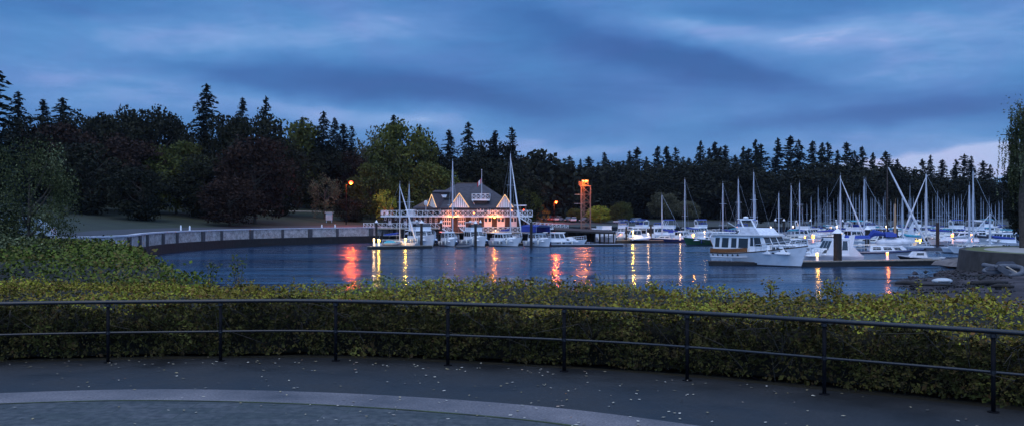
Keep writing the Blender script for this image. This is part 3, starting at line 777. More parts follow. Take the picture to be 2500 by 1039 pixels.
# left wood skyline conifers
GL = 'conifers on the skyline left of the clubhouse'
for i, (px, yt, d, w, mi, lb) in enumerate([
    (45, 222, 215, 1.0, 0, 'pointed dark conifer at the far left end of the skyline'),
    (105, 240, 240, 1.0, 1, 'narrow conifer beside the pointed one at the far left of the wood'),
    (153, 238, 235, 1.35, 0, 'broad dark conifer, last tall one before the low dip at far left'),
    (503, 204, 235, 1.05, 0, 'tallest conifer in the picture, ragged and standing clear above the wood'),
    (592, 237, 255, .8, 1, 'conifer with its top just left of the dense dark dome'),
    (649, 235, 250, .9, 2, 'slender tiered conifer, just right of the dense dark dome'),
    (738, 284, 260, .8, 1, 'small blunt conifer peeping over the rounded olive tree'),
    (720, 296, 262, .7, 1, 'smallest blunt conifer peeping over the rounded olive tree'),
    (789, 271, 245, .95, 0, 'dark pointed conifer standing right of the rounded olive tree'),
    (817, 287, 265, .9, 1, 'pale blue-green conifer just behind the dark pointed one'),
    (838, 300, 262, 1.1, 1, 'low conifer between the pale one and the round clubhouse broadleaf'),
    (859, 306, 252, .8, 2, 'thin conifer at the dip before the big round tree'),
    (962, 279, 275, .8, 0, 'conifer tip poking above the crown of the big round tree'),
    (1025, 303, 272, .7, 1, 'small conifer on the right shoulder of the big round tree'),
    (1096, 315, 262, 1.0, 1, 'blue-green conifer, first to the right of the big round tree'),
    (1144, 297, 250, .95, 0, 'tall shaggy conifer above the clubhouse roof ridge'),
    (1209, 317, 255, 1.05, 1, 'shaggy conifer above the right half of the clubhouse roof'),
    (1250, 309, 245, 1.0, 2, 'open-branched pine-like conifer right of the clubhouse with gaps of sky'),
    (470, 322, 260, .8, 1, 'small pale conifer at the foot of the tallest one'),
    (685, 302, 275, .6, 1, 'small conifer in the dip right of the slender tiered one')]):
    tree('c', px, yt, d, lb, GL, w, mesh=CONB[mi])
GB = 'broadleaf trees in the wood left of the clubhouse'
def bl(px, yt, d, w, mt, v, lb, **kw): return tree('d', px, yt, d, lb, GB, w, mesh=dec(mt, v, **kw))
bl(205, 268, 232, .9, 'f_dark', 0, 'dark rounded tree in the low dip near the left end of the wood')
bl(70, 285, 200, .9, 'f_dark', 1, 'dark tree beneath the pointed conifer at far left')
bl(140, 300, 205, 1.1, 'f_brown', 0, 'brownish tree below the broad conifer at far left')
bl(285, 255, 228, .8, 'f_dark', 0, 'dark knobbly crown between the dip and the wide flat-topped crown')
bl(345, 268, 225, .9, 'f_dark', 1, 'wide flat-topped dark crown left of the tallest conifer')
bl(392, 257, 222, .8, 'f_dark', 0, 'dark crown sloping down toward the tallest conifer')
bl(300, 330, 195, 1.2, 'f_brown', 0, 'big dark brown crown under the flat-topped trees')
bl(430, 340, 200, 1.0, 'f_olive', 0, 'dull olive crown left of the foot of the tallest conifer')
bl(210, 350, 180, 1.2, 'f_dark', 1, 'black-green crown right of the speckled near tree')
bl(345, 400, 175, 1.2, 'f_dark', 0, 'low dark crown standing over the seawall lawn')
bl(545, 285, 232, .7, 'f_dark', 1, 'dense dark crown hugging the right side of the tallest conifer')
bl(620, 262, 235, .75, 'f_dark', 0, 'dense dark dome between the two slim conifers')
bl(500, 380, 195, 1.2, 'f_dark', 1, 'wide dark crown under the tallest conifer')
bl(622, 330, 190, .95, 'f_brown', 0, 'large russet brown tree in mid wood, trunk on the lawn')
bl(560, 430, 178, 1.3, 'f_brown', 0, 'low russet crown overhanging the seawall lawn')
bl(722, 291, 245, .85, 'f_olive', 1, 'rounded olive tree right of the slender tiered conifer')
bl(690, 340, 215, .8, 'f_dark', 1, 'narrow dark crown behind the white monument')
bl(790, 345, 245, .9, 'f_dark', 0, 'dark crown below the pointed conifer')
bl(770, 380, 262, 1.1, 'f_dark', 0, 'black shady crown at the back of the monument lawn')
bl(850, 370, 250, .9, 'f_brown', 0, 'brown-black crown above the red street lamp')
bl(913, 300, 265, .65, 'f_grey', 0, 'thin pale autumn tree left of the big round tree', nc=40, nl=60)
bl(985, 291, 232, .78, 'f_olive', 0, 'big round olive and russet tree behind the club roof terrace')
bl(940, 350, 235, .8, 'f_olive', 1, 'left lobe of olive foliage beside the big round tree')
bl(1040, 350, 238, .9, 'f_dark', 1, 'dark crown between the big round tree and the clubhouse conifers')
bl(792, 418, 215, .75, 'f_grey', 0, 'soft grey-brown willow-like tree beside the red street lamp')
bl(905, 395, 222, .9, 'f_olive', 0, 'olive tree right of the red street lamp')
bl(860, 480, 212, 1.5, 'f_dark', 0, 'low black bush below the red street lamp')
bl(1055, 395, 222, 1.0, 'f_olive', 1, 'green tree just behind the left end of the club roof')
bl(975, 420, 225, 1.0, 'f_olive', 0, 'olive bush-like tree behind the club roof terrace')
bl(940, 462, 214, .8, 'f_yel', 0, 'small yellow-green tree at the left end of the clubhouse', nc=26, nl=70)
bl(1160, 370, 240, 1.2, 'f_dark', 0, 'dark crown rising straight behind the club roof ridge')
bl(1255, 400, 238, 1.1, 'f_dark', 1, 'dark crown behind the right slope of the club roof')
bl(1210, 345, 262, .9, 'f_dark', 1, 'dark crown under the shaggy conifers over the club')
bl(1284, 455, 240, 1.0, 'f_olive', 1, 'olive tree just right of the clubhouse')
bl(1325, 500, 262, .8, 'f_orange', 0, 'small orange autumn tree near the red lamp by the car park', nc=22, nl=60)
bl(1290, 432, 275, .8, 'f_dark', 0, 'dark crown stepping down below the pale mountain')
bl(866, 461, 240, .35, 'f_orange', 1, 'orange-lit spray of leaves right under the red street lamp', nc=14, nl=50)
# near speckled tree at the left edge
nt_ = thing('broadleaf_tree', 'near tree with speckled glinting leaves at the left edge', 'tree', (wx(70, 42), 42, 2.6), .4, None, (4.6, 4.6, 6.2))
inst('trunk', TRD, nt_); inst('crown', decid_mesh(55, .42, .06, 60, 210, .0085, 'f_near', cr=.13), nt_)
nt2 = thing('broadleaf_tree', 'dark low tree under the speckled one at the left edge by the ivy', 'tree', (wx(20, 33), 33, 2.2), 1.4, None, (4.2, 4.2, 2.6))
inst('trunk', TRD, nt2); inst('crown', decid_mesh(56, .45, .05, 46, 160, .014, 'f_near', cr=.14), nt2)
nt3 = thing('conifer_tree', 'tall conifer mostly outside the frame, tips of its boughs at the left edge', 'tree', (wx(-35, 90), 90, 2.6), 0, None, (22, 22, 17.6))
inst('trunk', TRK, nt3); inst('crown', CONB[0], nt3)
# right forest
GR = 'conifers in the forest behind the marina'
right = [(1307, 428, .8), (1336, 397, .8), (1356, 424, .8), (1390, 381, 1.2), (1417, 388, .7), (1437, 382, 1.15), (1460, 396, .8), (1476, 371, .75), (1506, 395, 1.1), (1520, 398, .7), (1537, 368, .9), (1556, 359, .95), (1578, 383, .8),
         (1606, 356, .75), (1628, 357, .95), (1649, 359, .7), (1668, 382, .9), (1682, 384, .7), (1711, 344, .75), (1732, 361, 1.0), (1746, 346, .8), (1759, 358, .7), (1771, 354, 1.15), (1795, 378, .9),
         (1815, 358, .8), (1828, 362, 1.0), (1845, 340, .75), (1858, 351, 1.0), (1899, 337, .95), (1930, 331, .85), (1950, 341, .95), (1984, 343, .8), (2007, 348, .7), (2021, 347, .7), (2045, 366, .9),
         (2067, 346, .9), (2086, 368, .9), (2105, 357, .8), (2131, 372, .7), (2163, 369, .95), (2191, 388, .9), (2252, 388, .8), (2272, 379, .75), (2301, 389, 1.0), (2334, 389, .8), (2355, 376, .95), (2372, 380, .8), (2400, 392, 1.0), (2418, 402, .8), (2232, 412, 1.1)]
for i, (px, yt, w) in enumerate(right):
    d = 395 + (i * 37 % 60) * .9
    f = CON[(i * 5 + 2) % 6]
    size = 'narrow' if w < .8 else ('broad' if w > 1.0 else 'medium')
    w *= [1.15, 1.4, 1.05, 1.3][i % 4]
    tree('c', px, yt, d, f"{size} dark conifer, {ordinal(i + 1)} from the left in the forest behind the marina", GR, w, mesh=f)
GR2 = 'broad dark trees under the marina conifers'
cnt = 0
for px in range(1300, 2500, 40):
    if px < 1400: yt = 448 + rnd.uniform(-6, 8)
    elif px > 2185: yt = 425 + rnd.uniform(-6, 14)
    elif 1580 < px < 1612: yt = 428
    elif 1850 < px < 1900: yt = 438
    else: yt = 400 + rnd.uniform(-12, 20)
    cnt += 1
    tree('d', px + rnd.uniform(-8, 8), yt, 378 + rnd.uniform(-6, 10), f"rounded black-green tree, {ordinal(cnt)} from the left under the marina conifers", GR2, 1.5, mesh=dec('f_dark', cnt % 2))
GR3 = 'lower trees along the far shore'
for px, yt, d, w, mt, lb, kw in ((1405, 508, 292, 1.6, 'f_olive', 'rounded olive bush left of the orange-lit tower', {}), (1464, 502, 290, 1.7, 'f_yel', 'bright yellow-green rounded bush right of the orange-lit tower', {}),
        (1518, 492, 288, 1.2, 'f_olive', 'small upright olive tree right of the bright yellow-green bush', {}), (1620, 470, 340, 1.3, 'f_grey', 'soft brownish-grey tree behind the first masts of the marina', {}), (1680, 490, 345, 1.4, 'f_grey', 'lower brownish-grey tree right of its larger twin behind the masts', {})):
    tree('d', px, yt, d, lb, GR3, w, mesh=dec(mt, 3, **kw))
# massed undergrowth behind the trunks
def woods(name, pts, h, N, qs, seed, m, label):
    rs = np.random.RandomState(seed); cv = spline(pts, 4); n = len(cv)
    i = rs.randint(0, n - 1, N); t = rs.rand(N)
    x = np.array([cv[a].x + (cv[a + 1].x - cv[a].x) * b for a, b in zip(i, t)]) + rs.normal(size=N) * 3; y = np.array([cv[a].y + (cv[a + 1].y - cv[a].y) * b for a, b in zip(i, t)]) + rs.normal(size=N) * 4
    zz = np.array([land_z(a, b) for a, b in zip(x[::40], y[::40])]).mean()
    hm = np.array([h * (.8 + .35 * mn.noise(Vector((a * .06, b * .06, 2)))) for a, b in zip(x, y)])
    z = zz - 1 + hm * rs.uniform(0, 1, N)
    u, v = leaf_axes(rs, N, qs, .8)
    tag(quads_mesh(name, np.stack([x, y, z], 1), u, v, m), label, 'woods', kind='stuff')
woods('woods', [(-190, 225), (-120, 250), (-95, 280), (-60, 285), (-30, 290), (0, 292), (22, 320)], 17, 16000, .9, 1, M['f_dark'], 'black mass of undergrowth and trees filling the left wood')
woods('woods', [(10, 330), (30, 400), (60, 425), (110, 455), (180, 470), (260, 475)], 21, 16000, 1.2, 2, M['f_con'], 'black mass of forest below the marina conifers')
# weeping tree at the right edge
def weeping():
    rs = np.random.RandomState(8); P = []; k = MB()
    k.path([(0, 0, -.3), (-.2, 0, 5), (.2, .1, 10), (0, 0, 14.5)], [.55, .42, .3, .1], 9)
    for b in range(26):
        a = rs.uniform(0, 2 * PI); r = rs.uniform(1.2, 3.6); z = rs.uniform(8, 14.6)
        tip = (math.cos(a) * r, math.sin(a) * r, z + .6)
        k.path([(0, 0, z - 1.5), (tip[0] * .5, tip[1] * .5, z + .5), tip], [.12, .07, .03], 5)
        for s in range(7):
            ox_, oy_ = tip[0] * rs.uniform(.4, 1.05) + rs.normal() * .25, tip[1] * rs.uniform(.4, 1.05) + rs.normal() * .25; ln = rs.uniform(2, 6.5)
            zt = z + .8 - rs.rand() * .8; m = int(ln * 17)
            for q in range(m):
                f = q / m; P.append((ox_ + .15 * math.sin(f * 3 + s) + rs.normal() * .05, oy_ + rs.normal() * .05, zt - ln * f))
        for q in range(60): P.append((tip[0] * rs.rand() + rs.normal() * .4, tip[1] * rs.rand() + rs.normal() * .4, z + rs.normal() * .35 + .5))
    P = np.array(P); n = len(P); u, v = leaf_axes(rs, n, .13, .4); 
    t = thing('weeping_tree', 'dark weeping tree with hanging strands at the right edge on the round bastion', 'tree', (wx(2502, 101), 101, 2.1))
    k.build('trunk', M['bark'], t); quads_mesh('crown', P, u, v, M['f_near'], t)
    # ivy-dark lower crown
    t2 = thing('broadleaf_tree', 'dense black tree below the weeping tree at the right edge', 'tree', (wx(2492, 104), 104, 2.0), 0, None, (11, 11, 12))
    inst('trunk', TRD, t2); t2.location = (wx(2518, 104), 104, 2.0); t2.scale = (7, 7, 10.5); inst('crown', decid_mesh(77, .30, .02, 90, 150, .016, 'f_dark', cr=.12), t2)
weeping()
# ------------------------------------------------------------------ clubhouse (local frame = world, front about y 197)
CY = 197.0; K_ = CY / F
def cx(px): return (px - 1250) * K_
def cz(py): return EYE - (py - HY) * K_
club = thing('clubhouse', 'timber clubhouse on piles with white cross-braced decks and three lit gables', 'clubhouse', (cx(1100), CY, 0))
CO = Vector(club.location)
class LB(MB):  # builder that takes world coordinates and stores them relative to the club
    def build(s, name, mats, parent=None, smooth=False, o=CO, rel=None):
        s.v = [(a - o.x, b - o.y, c - o.z) for a, b, c in s.v]
        ob = super().build(name, mats, parent, smooth)
        return ob
ZU = cz(526.5); ZL = cz(556); ZR = cz(566)      # upper deck, lower deck, low right deck
x0, x1 = cx(932), cx(1268)
FY = CY + 2.2
k = LB(); k.box(x0, x1, FY, FY + 17, ZR - .4, ZU - .25); gw = k.build('ground_floor_wall', M['shingle'], club)
k = LB(); k.box(cx(1012), cx(1256), FY + 1.6, FY + 16, ZU, cz(505)); k.build('upper_wall', M['shingle'], club)
# hip roof with overhanging eaves
ze = cz(506); zr = cz(443); ex0, ex1 = cx(1005), cx(1266); ey0, ey1 = FY - .2, FY + 18; rx0, rx1 = cx(1110), cx(1172); ry = FY + 9
k = LB(); E = [(ex0, ey0, ze), (ex1, ey0, ze), (ex1, ey1, ze), (ex0, ey1, ze)]; Rr = [(rx0, ry, zr), (rx1, ry, zr)]
Eb = [(a, b, c - .28) for a, b, c in E]
k.add(E + Rr + Eb, [(0, 1, 5, 4), (1, 2, 5), (2, 3, 4, 5), (3, 0, 4), (6, 7, 1, 0), (7, 8, 2, 1), (8, 9, 3, 2), (9, 6, 0, 3), (9, 8, 7, 6)])
rf = k.build('roof', M['roof'], club)
k = LB(); k.box(rx0 - .3, rx1 + .3, ry - .15, ry + .15, zr - .1, zr + .1); k.build('ridge_cap', M['trim'], rf)
# gables: triangular boarded face with lit edges, little pitched roof running back into the hip
def gable(pxc, pxw, pya, yf, rot=0.0, depth=6.5):
    w = pxw * K_ ; za = cz(pya); zb = ze - .02; xc = cx(pxc)
    def T(x, y, z):
        return (xc + x * math.cos(rot) - y * math.sin(rot), yf + x * math.sin(rot) + y * math.cos(rot), z)
    k = LB(); k.prism([T(-w * .92, 0, zb), T(w * .92, 0, zb), T(0, 0, za - .25)], Vector(T(0, .12, 0)) - Vector(T(0, 0, 0)))
    g = k.build('gable_face', M['white'], club)
    k = LB(); n = 9
    for i in range(1, n):
        x = -w * .92 + 1.84 * w * i / n; top = zb + (za - .25 - zb) * (1 - abs(x) / (w * .92))
        if top - zb > .2: k.prism([T(x - .035, -.025, zb + .05), T(x + .035, -.025, zb + .05), T(x + .035, -.025, top - .12), T(x - .035, -.025, top - .12)], Vector(T(0, .024, 0)) - Vector(T(0, 0, 0)))
    k.build('batten_board', M['shingle'], g)
    for s in (-1, 1):
        k = LB(); a = T(s * (w + .12), -.28, zb - .12); b = T(0, -.28, za + .05); c = T(0, depth, za + .05); d = T(s * (w + .12), depth, zb - .12)
        k.prism([a, b, c, d], (0, 0, .16)); k.build('gable_roof', M['roof'], club)
        k = LB(); k.tube(T(s * (w * .96), -.33, zb + .0), T(0, -.33, za - .0), .075); k.build('light_strip', M['ledwarm'], g)
gable(1120.5, 25, 471, ey0 - .25); gable(1232.5, 21.5, 475, ey0 - .25); gable(1054, 15, 474, ey0 + .1, -.55, 5)
# low brown roof at the left corner, deck kiosk with flat white roof on the right
k = LB(); k.hexa([(cx(1012), FY - .1, cz(507)), (cx(1062), FY - .1, cz(507)), (cx(1062), FY + 6, cz(507)), (cx(1012), FY + 6, cz(507)), (cx(1034), FY + 1.2, cz(488)), (cx(1052), FY + 1.2, cz(488)), (cx(1052), FY + 5, cz(488)), (cx(1034), FY + 5, cz(488))]); k.build('corner_roof', M['trim'], club)
k = LB(); k.box(cx(1254), cx(1286), FY + .2, FY + 5, cz(502), cz(500)); dk = k.build('veranda_roof', M['white'], club)
for px in (1270, 1284):
    k = LB(); k.box(cx(px) - .1, cx(px) + .1, FY + .3, FY + .5, ZU, cz(502)); k.build('veranda_post', M['trim'], dk)
# shed dormer
k = LB(); a, b = cx(1055), cx(1096); k.hexa([(a, FY + 2.3, cz(484)), (b, FY + 2.3, cz(484)), (b, FY + 8, cz(484)), (a, FY + 8, cz(484)), (a, FY + 2.3, cz(469)), (b, FY + 2.3, cz(469)), (b, FY + 8, cz(466)), (a, FY + 8, cz(466))]); dm = k.build('dormer', M['shingle'], club)
k = LB(); k.hexa([(cx(1052), FY + 1.9, cz(469)), (cx(1099), FY + 1.9, cz(469)), (cx(1099), FY + 8, cz(463)), (cx(1052), FY + 8, cz(463)), (cx(1052), FY + 1.9, cz(467)), (cx(1099), FY + 1.9, cz(467)), (cx(1099), FY + 8, cz(461)), (cx(1052), FY + 8, cz(461))]); k.build('dormer_roof', M['roof'], dm)
k = LB(); k.prism([(cx(1072), FY + 2.25, cz(481)), (cx(1085), FY + 2.25, cz(481)), (cx(1088), FY + 2.25, cz(474)), (cx(1069), FY + 2.25, cz(474))], (0, .1, 0)); k.build('dormer_window', M['white'], dm)
# balcony high on the roof
bx0, bx1 = cx(1150), cx(1195); zb_ = cz(486)
k = LB(); k.box(bx0, bx1, FY + .1, FY + 4.6, zb_ - .25, zb_); bal = k.build('roof_balcony', M['white'], club)
k = LB(); k.box(cx(1158), cx(1188), FY + .8, FY + 4.6, ze + .01, zb_ - .25); k.build('balcony_support', M['shingle'], bal)
k = LB(); k.tube((cx(1152), FY + .15, zb_ - .25), (cx(1158), FY + 1, zb_ - 1.2), .06); k.build('bracket', M['white'], bal)
def xrail(name, p0, p1, h, n, parent, single=False, r=.045, zf=None):
    p0 = Vector(p0); p1 = Vector(p1); k = LB()
    for i in range(n + 1):
        q = p0.lerp(p1, i / n); k.tube(q, q + Vector((0, 0, h + .06)), r * 1.35, n=4)
    for i in range(n):
        a = p0.lerp(p1, i / n); b = p0.lerp(p1, (i + 1) / n); U_ = Vector((0, 0, h * .93)); l = Vector((0, 0, .12))
        k.tube(a + U_, b + l, r * .8, n=4)
        if not single: k.tube(a + l, b + U_, r * .8, n=4)
    k.tube(p0 + Vector((0, 0, h)), p1 + Vector((0, 0, h)), r * 1.3, n=4); k.tube(p0 + Vector((0, 0, .1)), p1 + Vector((0, 0, .1)), r, n=4)
    return k.build(name, M['white'], parent)
xrail('balcony_railing', (bx0, FY + .12, zb_), (bx1, FY + .12, zb_), 1.1, 4, bal)
xrail('balcony_railing', (bx0, FY + .12, zb_), (bx0, FY + 4, zb_), 1.1, 3, bal); xrail('balcony_railing', (bx1, FY + .12, zb_), (bx1, FY + 4, zb_), 1.1, 3, bal)
# decks
ux0, ux1 = cx(929), cx(1300)
k = LB(); k.box(ux0, ux1, CY, FY + 1.6, ZU - .22, ZU); k.box(ux0, cx(1012), FY + 1.6, FY + 12, ZU - .22, ZU); ud = k.build('upper_deck', M['white'], club)
xrail('deck_railing', (ux0, CY + .06, ZU), (cx(1070), CY + .06, ZU), 1.05, 11, ud, True); xrail('deck_railing', (cx(1070), CY + .06, ZU), (ux1, CY + .06, ZU), 1.05, 19, ud)
xrail('deck_railing', (ux0, CY + .06, ZU), (ux0, FY + 10, ZU), 1.05, 8, ud)
lx0, lx1 = cx(889), cx(1076)
k = LB(); k.box(lx0, lx1, CY - .8, FY, ZL - .2, ZL); k.box(lx0, cx(932), FY, FY + 10, ZL - .2, ZL); ld = k.build('lower_deck', M['dockwood'], club)
xrail('deck_railing', (lx0, CY - .74, ZL), (cx(914), CY - .74, ZL), .95, 3, ld, True); xrail('deck_railing', (cx(922), CY - .74, ZL), (lx1, CY - .74, ZL), .95, 13, ld, True)
k = LB(); k.box(cx(1076), cx(1300), CY - .8, FY, ZR - .2, ZR); rd = k.build('landing_deck', M['dockwood'], club)
xrail('deck_railing', (cx(1180), CY - .74, ZR), (cx(1300), CY - .74, ZR), 1.0, 10, rd)
def stair(name, a, b, w, n, parent):
    a = Vector(a); b = Vector(b); k = LB()
    for i in range(n):
        q = a.lerp(b, (i + .5) / n); dx = abs(b.x - a.x) / n / 2; k.box(q.x - dx, q.x + dx, q.y, q.y + w, q.z - .09, q.z - .02)
    k.tube(a, b, .09, n=4); k.tube(a + Vector((0, w, 0)), b + Vector((0, w, 0)), .09, n=4)
    o = k.build(name, M['white'], parent); return o
st = stair('stair', (cx(1078), CY - 1.9, ZL), (cx(1104), CY - 1.9, ZR - .3), 1.1, 8, club); xrail('stair_railing', (cx(1078), CY - 1.9, ZL), (cx(1104), CY - 1.9, ZR - .3), .95, 3, st, True)
st = stair('stair', (cx(1124), CY - 1.9, ZL), (cx(1140), CY - 1.9, ZR - .3), 1.1, 7, club); xrail('stair_railing', (cx(1124), CY - 1.9, ZL), (cx(1140), CY - 1.9, ZR - .3), .95, 2, st, True)
st = stair('stair', (cx(1262), CY - 1.3, ZU), (cx(1296), CY - 1.3, cz(548)), 1.1, 12, club); xrail('stair_railing', (cx(1262), CY - 1.3, ZU), (cx(1296), CY - 1.3, cz(548)), 1.0, 5, st, True)
k = LB(); k.hexa([(cx(1300), CY - .8, cz(556)), (cx(1390), CY + 4, cz(563)), (cx(1390), CY + 6, cz(563)), (cx(1300), CY + 1.4, cz(556)), (cx(1300), CY - .8, cz(554)), (cx(1390), CY + 4, cz(561)), (cx(1390), CY + 6, cz(561)), (cx(1300), CY + 1.4, cz(554))]); rp = k.build('gangway', M['white'], club)
xrail('gangway_railing', (cx(1300), CY - .8, cz(554)), (cx(1390), CY + 4, cz(561)), 1.0, 9, rp)
# windows and doors
def framed(px0, px1, pyt, pyb, y, panes, name, leaf=False):
    xa, xb, zt, zb = cx(px0), cx(px1), cz(pyt), cz(pyb)
    k = LB(); k.box(xa, xb, y - .07, y + .02, zb, zt); f = k.build(name, M['white'], club)
    k = LB(); nx, nz_, lo = panes
    for i in range(nx):
        for j in range(nz_):
            w = (xb - xa) / nx; h = (zt - zb) * (1 - lo) / nz_; a = xa + w * i + w * .18; c = zb + (zt - zb) * lo + h * j + h * .14
            k.box(a, a + w * .64, y - .085, y - .0715, c, c + h * .72)
    k.build('pane', M['glass'], f); return f
for a, b in ((1078, 1099), (1117, 1135), (1149, 1167), (1181, 1200), (1213, 1232), (1246, 1262)):
    framed(a, b, 529.5, 553 if a > 1170 else 552, FY, (2 if b - a < 20 and a > 1170 else 4, 1 if a > 1170 else 2, .45 if a > 1170 else .1), 'double_door')
for a, b, c, d in ((1007, 1012.5, 529, 544), (1020, 1025.5, 529, 544), (1033, 1038.5, 529, 544), (1046.5, 1052, 529, 544), (1060, 1065.5, 529, 544), (935, 940, 530, 537), (961, 965, 530, 537), (972, 976, 530, 537)):
    framed(a, b, c, d, FY, (1, 3 if d > 540 else 1, .06), 'window')
framed(945, 952, 532, 549, FY, (1, 1, .6), 'door'); framed(983, 991, 534, 549, FY, (1, 1, .6), 'door')
framed(1163, 1180, 494, 517, FY + 1.6, (2, 2, .12), 'balcony_door'); framed(1190, 1197, 507, 520, FY + 1.6, (1, 1, .2), 'window'); framed(1068, 1072, 508, 520, FY + 1.6, (1, 1, .2), 'window'); framed(1207, 1212, 510, 524, FY + 1.6, (1, 1, .2), 'window')
k = LB(); 
for i in range(60):
    pass
for px in range(934, 1300, 17):
    k = LB(); k.tube((cx(px), CY - .5, -1.5), (cx(px), CY - .5, (ZL if px < 1076 else ZR) - .2), .16, n=7); k.build('pile', M['pile'], club)
k = LB(); k.box(cx(892), cx(1298), FY + .5, FY + .8, -1.2, ZR - .45); k.build('underdeck_shade_panel', M['pile'], club)  # dark sheet standing in for the shadow beneath the decks
# rooftop terrace box with pale lid, planters, dish
t = thing('storage_box', 'white storage box with a wide pale lid on the club roof terrace', 'box', (cx(998), FY + 3, ZU))
k = MB(); k.box(-.9, .9, -.5, .5, 0, 1.1); k.build('box_body', M['gelgrey'], t); k = MB(); k.box(-1.15, 1.15, -.65, .65, 1.1, 1.3); k.build('lid', M['white'], t)
t = thing('satellite_dish', 'round pale dish on a post at the left corner of the club roof', 'dish', (cx(1038), FY - .5, ZU))
k = MB(); k.tube((0, 0, 0), (0, 0, 2.3), .05); k.build('post', M['steel'], t); k = MB(); k.ball((0, -.1, 2.55), .42, .1, .55, 12); k.build('dish_face', M['gelgrey'], t, True)
for px, lb in ((937, 'potted plant at the left end of the club roof terrace'), (955, 'potted plant second from the left end of the club roof terrace')):
    t = thing('potted_plant', lb, 'plant', (cx(px), CY + 1.2, ZU), 0, 'potted plants on the roof terrace')
    k = MB(); k.path([(0, 0, 0), (0, 0, .7)], [.25, .36], 8); k.build('pot', M['teak'], t)
    rs = np.random.RandomState(px); P = rs.normal(size=(60, 3)) * .25 + [0, 0, 1.25]; u, v = leaf_axes(rs, 60, .12); quads_mesh('foliage', P, u, v, M['f_orange'], t)
# flagpole and flag
fx = cx(1175); t = thing('flagpole', 'white flagpole with crosstree rising from the roof balcony of the clubhouse', 'flagpole', (fx, FY + .5, zb_))
k = MB(); k.tube((0, 0, 0), (0, 0, cz(413) - zb_), .09, .04, 8); k.build('pole', M['alu'], t); k = MB(); k.ball((0, 0, cz(413) - zb_), .1); k.build('finial', M['alu'], t)
def flag():
    k = MB(); vs = []; n = 12
    for i in range(n):
        u = i / (n - 1); drop = .9 * u ** 1.2
        for j in range(3):
            vs.append((-.08 - 1.35 * u * .62, .22 * math.sin(u * 9), -drop - j * .5 * (1 - .15 * u)))
    for i in range(n - 1):
        for j in range(2):
            k.add([], [])
    base = len(k.v); k.v += vs
    for i in range(n - 1):
        for j in range(2):
            a = i * 3 + j; k.f.append((a, a + 1, a + 4, a + 3)); k.m.append(1 if (i < 3 or i >= 8) else 0)
    o = k.build('flag', [M['white'], mat('red_flag_cloth', (.5, .03, .04), .8)]); o.location = (fx, FY + .5, cz(435))
    md = o.modifiers.new('thick', 'SOLIDIFY'); md.thickness = .02
    tag(o, 'red and white flag drooping from the pole over the club roof', 'flag')
flag()

# ------------------------------------------------------------------ lamps
def plight(loc, power, col, r=.2, parent=None, name='lamp_light'):
    l = bpy.data.lights.new(name, 'POINT'); l.energy = power; l.color = col; l.shadow_soft_size = r
    o = bpy.data.objects.new(name, l); C.objects.link(o); o.location = loc
    if parent: o.parent = parent
    return o
OR = (1, .25, .03); RD = (1, .12, .015); WM = (1, .55, .22); YE = (1, .55, .05)
def wall_lamp(px, py, y, label, power, r=.2, m='orangebulb', col=OR):
    t = thing('wall_lamp', label, 'lamp', (cx(px), y, cz(py)), 0, 'lit lamps on the clubhouse')
    k = MB(); k.box(-.06, .06, -.35, 0, .12, .18); k.build('bracket', M['trim'], t)
    k = MB(); k.ball((0, -.4, 0), r); k.build('globe', M[m], t, True); plight((0, -.75, -.12), power, col, .15, t)
wall_lamp(1106, 529, CY + .12, 'bright orange lamp between the first two white double doors of the club', 640, .22)
wall_lamp(1207, 530, CY + .12, 'bright orange lamp between the fourth and fifth double doors of the club', 600, .21)
wall_lamp(1155.5, 519.5, FY + 1.5, 'small orange lamp on the club upper wall under the roof balcony', 40, .16)
wall_lamp(1249, 513, FY + 1.5, 'small orange lamp below the right-hand lit gable', 40, .16)
wall_lamp(1279, 512, FY + 1.5, 'small reddish lamp under the flat veranda roof', 30, .15, 'redbulb', RD)
def street_lamp(px, pyb, pyt, d, label, m, col, power, r, arm=1.0):
    x = wx(px, d); zt = wz(pyt, d); zb = land_z(x, d); t = thing('street_lamp', label, 'street lamp', (x - arm, d, zb), 0, 'glowing street lamps')
    k = MB(); k.path([(0, 0, -.2), (0, 0, zt - zb - .4), (arm * .4, 0, zt - zb + .15), (arm, 0, zt - zb + .2)], [.12, .08, .05, .04], 8); k.build('post', M['post'], t)
    k = MB(); k.box(arm - .3, arm + .35, -.18, .18, zt - zb + .1, zt - zb + .26); k.build('lamp_hood', M['post'], t)
    k = MB(); k.ball((arm, -.1, zt - zb), r, r, r * .8); k.build('globe', M[m], t, True); plight((arm, -.5, zt - zb - .35), power, col, .3, t)
street_lamp(857, 540, 446, 203, 'tall red-orange glowing street lamp among the trees left of the clubhouse', 'redbulb', RD, 3600, .45)
street_lamp(1358, 545, 493, 276, 'small red glowing street lamp by the car park right of the clubhouse', 'redbulb', RD, 5000, .42, .6)
def dock_lamp(px, pyt, d, label, m='orangebulb', col=OR, power=150, h=1.1, r=.13, zb=.5):
    x = wx(px, d); t = thing('dock_lamp', label, 'lamp', (x, d, zb), 0, 'lit lamps along the marina docks')
    zt = wz(pyt, d) - zb; zt = max(.5, zt)
    k = MB(); k.path([(0, 0, 0), (0, 0, zt * .5), (0, 0, zt - r)], [.2 if h > 1 else .1, .15 if h > 1 else .07, .12 if h > 1 else .05], 8); k.build('pedestal', M['gel'], t)
    k = MB(); k.path([(0, 0, zt - r), (0, 0, zt + r)], [r * .8, r], 10); k.build('lantern', M[m], t)
    k = MB(); k.path([(0, 0, zt + r), (0, 0, zt + r + .08), (0, 0, zt + r + .15)], [r * 1.35, r * 1.2, .02], 10); k.build('lamp_cap', M['gel'], t)
    plight((0, -r - .25, zt + .1), power * .4, col, .12, t)

